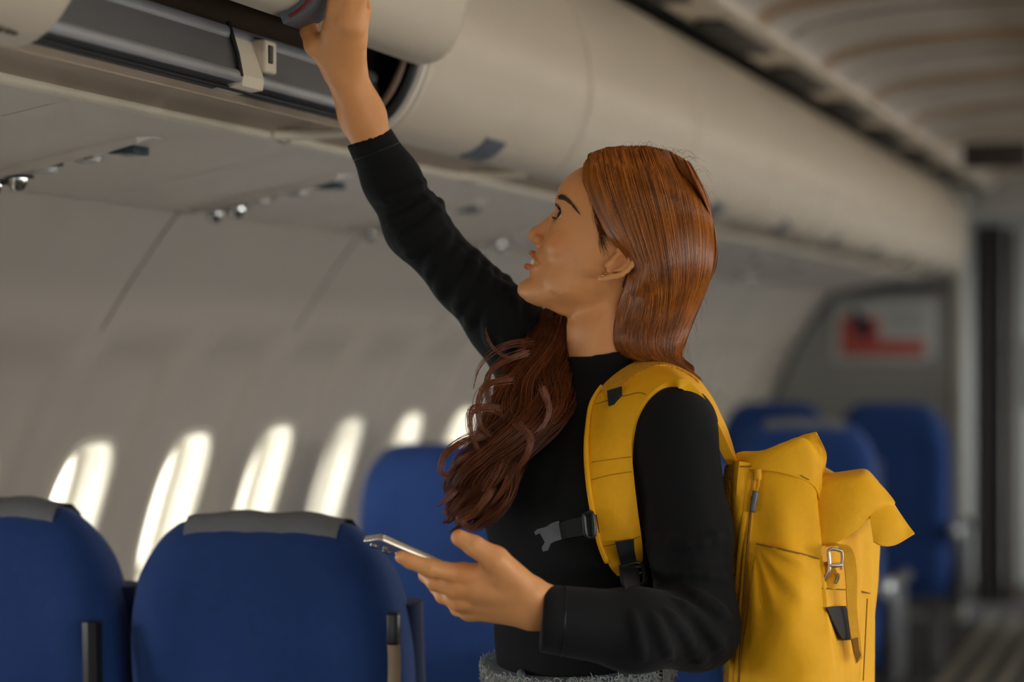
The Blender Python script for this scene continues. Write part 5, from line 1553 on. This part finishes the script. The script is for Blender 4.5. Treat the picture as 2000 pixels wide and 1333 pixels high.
# roll-top: gusset fold near the wearer, then the roll lying over the front
G1_ = grid_surface([[(1428, 925, 3.236), (1470, 918, 3.208), (1530, 925, 3.198), (1590, 950, 3.206), (1606, 1000, 3.222)],
                    [(1436, 890, 3.245), (1478, 888, 3.214), (1530, 888, 3.202), (1582, 905, 3.206), (1606, 930, 3.220)],
                    [(1446, 884, 3.265), (1490, 880, 3.235), (1530, 866, 3.215), (1572, 858, 3.210), (1606, 900, 3.222)],
                    [(1456, 884, 3.32), (1500, 882, 3.30), (1535, 868, 3.27), (1568, 850, 3.235), (1594, 845, 3.225)],
                    [(1460, 890, 3.42), (1505, 888, 3.41), (1545, 880, 3.38), (1580, 868, 3.33), (1614, 888, 3.27)]], 40, 44)
roll = sheet('roll_top', G1_, 0.0015, M['yellow'], pack, 0.0015, 30, seed=9)
G2_ = grid_surface([[(1568, 852, 3.232), (1580, 848, 3.226), (1594, 845, 3.224)], [(1576, 880, 3.222), (1596, 872, 3.232), (1614, 886, 3.240)], [(1588, 925, 3.216), (1600, 918, 3.236), (1611, 920, 3.252)], [(1592, 975, 3.208), (1600, 968, 3.236), (1606, 962, 3.26)]], 30, 18)
sheet('fold_corner', G2_, 0.0015, M['yellow'], roll, 0.0006, 40, seed=2)
G3_ = grid_surface([[(1592, 1068, 3.205), (1630, 1062, 3.20), (1668, 1040, 3.205), (1702, 1010, 3.225), (1730, 985, 3.25)],
                    [(1590, 1010, 3.212), (1632, 1010, 3.202), (1676, 1000, 3.204), (1716, 988, 3.222), (1748, 985, 3.25)],
                    [(1588, 965, 3.222), (1630, 962, 3.212), (1672, 955, 3.214), (1708, 952, 3.23), (1735, 965, 3.262)],
                    [(1590, 936, 3.245), (1630, 930, 3.238), (1668, 924, 3.238), (1694, 922, 3.25), (1718, 945, 3.28)],
                    [(1600, 932, 3.33), (1634, 926, 3.33), (1670, 920, 3.33), (1692, 920, 3.33), (1712, 940, 3.34)],
                    [(1606, 960, 3.46), (1640, 955, 3.47), (1672, 950, 3.47), (1690, 955, 3.47), (1702, 970, 3.46)]], 50, 46)
flap = sheet('roll_flap', G3_, 0.0015, M['yellow'], pack, 0.0022, 26, seed=5)
G4_ = grid_surface([[(1735, 1000, 3.222), (1712, 1030, 3.214), (1704, 1055, 3.216)], [(1748, 985, 3.240), (1735, 1022, 3.216), (1722, 1066, 3.214)], [(1752, 990, 3.252), (1766, 1025, 3.228), (1745, 1066, 3.222)], [(1740, 962, 3.27), (1770, 1005, 3.252), (1786, 1042, 3.240)]], 30, 24)
G4_ = grid_surface([[(1692, 922, 3.262), (1700, 965, 3.232), (1700, 1010, 3.218), (1706, 1058, 3.214)], [(1712, 938, 3.262), (1726, 978, 3.236), (1728, 1020, 3.220), (1724, 1066, 3.214)], [(1732, 962, 3.264), (1746, 992, 3.244), (1754, 1024, 3.230), (1748, 1064, 3.222)], [(1744, 980, 3.268), (1760, 1005, 3.254), (1774, 1026, 3.246), (1786, 1042, 3.242)]], 36, 30)
sheet('roll_end', G4_, 0.0015, M['yellow'], flap, 0.0012, 34, seed=8)
G5_ = grid_surface([[(1706, 1058, 3.218), (1724, 1066, 3.216), (1750, 1063, 3.224), (1786, 1042, 3.243)], [(1708, 1050, 3.25), (1726, 1054, 3.25), (1750, 1052, 3.255), (1782, 1038, 3.262)], [(1706, 1030, 3.30), (1726, 1034, 3.30), (1748, 1032, 3.30), (1770, 1024, 3.29)]], 16, 24)
sheet('roll_lining', G5_, 0.0012, M['yellow'], flap)
# hook and webbing that hold the roll down
web = grid_surface([[(1612, 1066, 3.196), (1632, 1063, 3.192)], [(1632, 1066, 3.190), (1655, 1066, 3.190)], [(1645, 1085, 3.194), (1668, 1082, 3.196)], [(1652, 1130, 3.202), (1674, 1126, 3.206)], [(1655, 1190, 3.206), (1674, 1188, 3.210)], [(1663, 1250, 3.206), (1680, 1246, 3.210)], [(1672, 1298, 3.206), (1684, 1286, 3.208)]], 60, 5)
wb = sheet('closing_strap', web, 0.0022, M['yellowweb'], pack)
hk = lambda name, pts, r, par: mesh(name, *tube_geo(C2W(spline([P(x, y, d) for x, y, d in pts], 24)), r, 10), M['hook'], par)
h0 = hk('hook', [(1644, 1077, 3.182), (1630, 1073, 3.180), (1619, 1076, 3.180), (1620, 1100, 3.180), (1619, 1115, 3.180), (1612, 1130, 3.182), (1608, 1138, 3.184)], 0.0026, pack)
hk('hook_bar', [(1620, 1105, 3.180), (1632, 1105, 3.181), (1644, 1104, 3.183)], 0.0032, h0)
hk('hook_bar', [(1644, 1077, 3.182), (1645, 1090, 3.184), (1643, 1113, 3.186)], 0.0020, h0)
hk('hook_bar', [(1638, 1122, 3.186), (1637, 1130, 3.188), (1632, 1140, 3.19)], 0.0020, h0)
lpg = grid_surface([[(1606, 1100, 3.200), (1606, 1140, 3.198)], [(1622, 1098, 3.194), (1612, 1146, 3.190)], [(1636, 1120, 3.190), (1628, 1152, 3.190)], [(1640, 1128, 3.196), (1636, 1150, 3.196)]], 20, 6)
sheet('hook_loop', lpg, 0.002, M['yellowweb'], pack)
vg = grid_surface([[(1615, 1187, sackfield_depth(1615, 1187) - 0.012), (1652, 1184, sackfield_depth(1652, 1184) - 0.012)], [(1630, 1220, sackfield_depth(1630, 1220) - 0.012), (1662, 1218, sackfield_depth(1662, 1218) - 0.012)], [(1647, 1252, sackfield_depth(1647, 1252) - 0.012), (1668, 1250, sackfield_depth(1668, 1250) - 0.012)]], 14, 8)
sheet('hook_tape_patch', vg, 0.002, M['velcro'], pack)
tail = grid_surface([[(1664, 1250, 3.198), (1676, 1246, 3.200)], [(1668, 1272, 3.198), (1678, 1268, 3.200)], [(1674, 1296, 3.196), (1682, 1280, 3.198)]], 10, 4)
sheet('strap_tail', tail, 0.002, M['seam'], pack)
# ---- shoulder strap: left edge / right edge down the front and over the shoulder to the pack
def tdep(x, y, off): return float(TMAP(x, y)) - off
Le = [(1206, 1126), (1190, 1106), (1172, 1062), (1158, 1000), (1149, 940), (1146, 880), (1150, 830), (1158, 788), (1182, 752), (1222, 720), (1262, 703), (1300, 704), (1345, 722), (1388, 772), (1418, 830), (1434, 878), (1440, 900)]
Re = [(1236, 1122), (1254, 1100), (1254, 1060), (1246, 1000), (1239, 940), (1234, 880), (1236, 838), (1248, 800), (1272, 768), (1300, 748), (1325, 741), (1348, 748), (1378, 780), (1402, 828), (1420, 866), (1432, 890), (1446, 905)]
dl = []; 
for k, ((a, b), (c, d)) in enumerate(zip(Le, Re)):
    dl.append((tdep(a, b, 0.010), tdep(c, d, 0.010)))
dl = np.array(dl)
over = {10: (3.325, 3.205), 11: (3.33, 3.212), 12: (3.325, 3.222), 13: (3.305, 3.228), 14: (3.285, 3.230), 15: (3.265, 3.232), 16: (3.25, 3.236)}
for k, vv_ in over.items(): dl[k] = vv_
dl[9] = (min(dl[9][0], 3.318), min(dl[9][1], 3.215)); dl[8] = (min(dl[8][0], 3.30), min(dl[8][1], 3.215))
dl[:8, 0] = np.minimum(dl[:8, 0], 3.275)
sg = [[(a, b, p_), ((a + c) / 2, (b + d) / 2, (p_ + q_) / 2 - 0.006), (c, d, q_)] for (a, b), (c, d), (p_, q_) in zip(Le, Re, dl)]
SG_ = grid_surface(sg, 130, 14)
strap = sheet('shoulder_strap', SG_, 0.013, M['yellow'], pack, 0.0008, 60, seed=3, flip=False)
def strap_pt(i, j): return SG_[i, j]
# piping along the inner edge, mesh padding band near the neck, seams, label tab
du = np.gradient(SG_, axis=0); dv = np.gradient(SG_, axis=1); SN = np.cross(du, dv); SN /= np.linalg.norm(SN, axis=2)[..., None]
if SN[40, 7][1] > 0: SN = -SN
mesh('strap_piping', *tube_geo(C2W(SG_[6:64, 0] + SN[6:64, 0] * 0.002), 0.0035, 8), M['yellow'], strap)
mg = SG_[62:100, 0:6] + SN[62:100, 0:6] * 0.0022
sheet('strap_mesh', mg, 0.003, M['yellowmesh'], strap, flip=bool(np.cross(np.gradient(mg, axis=0), np.gradient(mg, axis=1))[5, 3] @ SN[70, 3] < 0))
mg = SG_[96:128, 9:14] - SN[96:128, 9:14] * 0.014
SXp = 1000 + SG_[..., 0] / SG_[..., 1] * FPX; SYp = 666.5 - SG_[..., 2] / SG_[..., 1] * FPX
def strap_at(x, y):
    w = np.exp(-((SXp - x) ** 2 + (SYp - y) ** 2) / 18.0); w /= w.sum(); return (w[..., None] * (SG_ + SN * 0.0007)).sum((0, 1))
for pts, r_s in (([(1156, 904), (1195, 898), (1232, 893)], 0.00035), ([(1156, 938), (1195, 928), (1234, 922)], 0.00035), ([(1164, 790), (1200, 780), (1246, 768), (1262, 772)], 0.0006), ([(1176, 1068), (1215, 1060), (1250, 1048)], 0.0005)):
    mesh('strap_seam', *tube_geo(C2W(np.array([strap_at(x, y) for x, y in spline(np.array(pts, float), 16)])), r_s, 5), M['seam'], strap)
c0 = strap_at(1199, 780) + np.array([0, -0.002, 0])
tabg = np.array([[c0 + np.array([-0.009, 0, 0.011]), c0 + np.array([0.011, -0.003, 0.017])], [c0 + np.array([-0.008, -0.002, 0.0]), c0 + np.array([0.011, -0.005, 0.006])], [c0 + np.array([-0.007, -0.004, -0.010]), c0 + np.array([0.011, -0.007, -0.004])]])
sheet('strap_tab', np.stack([spline(tabg[:, j], 8) for j in (0, 1)], 1), 0.001, M['web'], strap)
# lower webbing with ladder-lock buckle
wg = grid_surface([[(1202, 1060, tdep(1202, 1060, 0.027)), (1238, 1054, tdep(1238, 1054, 0.027))], [(1208, 1085, tdep(1208, 1085, 0.028)), (1240, 1080, tdep(1240, 1080, 0.028))], [(1214, 1110, tdep(1214, 1110, 0.026)), (1246, 1106, tdep(1246, 1106, 0.026))], [(1222, 1150, tdep(1222, 1150, 0.012)), (1252, 1146, tdep(1252, 1146, 0.012))]], 24, 5)
lwb = sheet('adjuster_webbing', wg, 0.0018, M['web'], strap)
bd = tdep(1232, 1120, 0.026)
bk = MB()
fr = [(1212, 1108), (1250, 1102), (1258, 1138), (1222, 1146)]
cs = [P(x, y, bd) for x, y in fr]
bk.tube(C2W(np.array(spline(cs + [cs[0]], 40)))[:-1], 0.0032, 8, True)
bk.tube(C2W(np.array([P(1217, 1126, bd), P(1254, 1120, bd)])), 0.003, 8)
bk.tube(C2W(np.array([P(1214, 1114, bd), P(1252, 1108, bd)])), 0.003, 8)
bk.build('ladder_buckle', M['blackp'], strap)
# chest strap with half of a side-release buckle
cg = grid_surface([[(1164, 1006, tdep(1164, 1006, 0.014)), (1170, 1042, tdep(1170, 1042, 0.014))], [(1140, 1010, tdep(1140, 1010, 0.010)), (1146, 1046, tdep(1146, 1046, 0.010))], [(1112, 1016, tdep(1112, 1016, 0.006)), (1118, 1050, tdep(1118, 1050, 0.006))], [(1086, 1024, tdep(1086, 1024, 0.006)), (1092, 1056, tdep(1092, 1056, 0.006))]], 24, 6)
cs_ = sheet('chest_webbing', cg, 0.002, M['web'], pack, flip=True)
bx0 = tdep(1080, 1042, 0.010)
outl = [(1092, 1018), (1098, 1054), (1084, 1058), (1076, 1062), (1070, 1076), (1060, 1078), (1058, 1070), (1064, 1060), (1060, 1052), (1054, 1042), (1046, 1046), (1043, 1040), (1050, 1034), (1066, 1030), (1078, 1022)]
MB().loft([[tuple(C2W(P(x, y, bx0 + o))) for x, y in outl] for o in (0.0, -0.004, -0.0055)]).build('buckle', M['greyh'], cs_, sharp=50)
sl = MB(); q0 = [P(x, y, tdep(1162, 1025, 0.018)) for x, y in ((1140, 1006), (1156, 1003), (1161, 1044), (1146, 1048))]
sl.tube(C2W(np.array(spline(q0 + [q0[0]], 30)))[:-1], 0.003, 8, True).build('chest_slider', M['blackp'], cs_)
# second strap end dangling by the hip
dg = grid_surface([[(1262, 1240, 3.24), (1292, 1240, 3.24)], [(1264, 1310, 3.235), (1294, 1310, 3.235)], [(1268, 1420, 3.235), (1296, 1420, 3.235)]], 16, 4)
sheet('hanging_webbing', dg, 0.002, M['web'], pack)
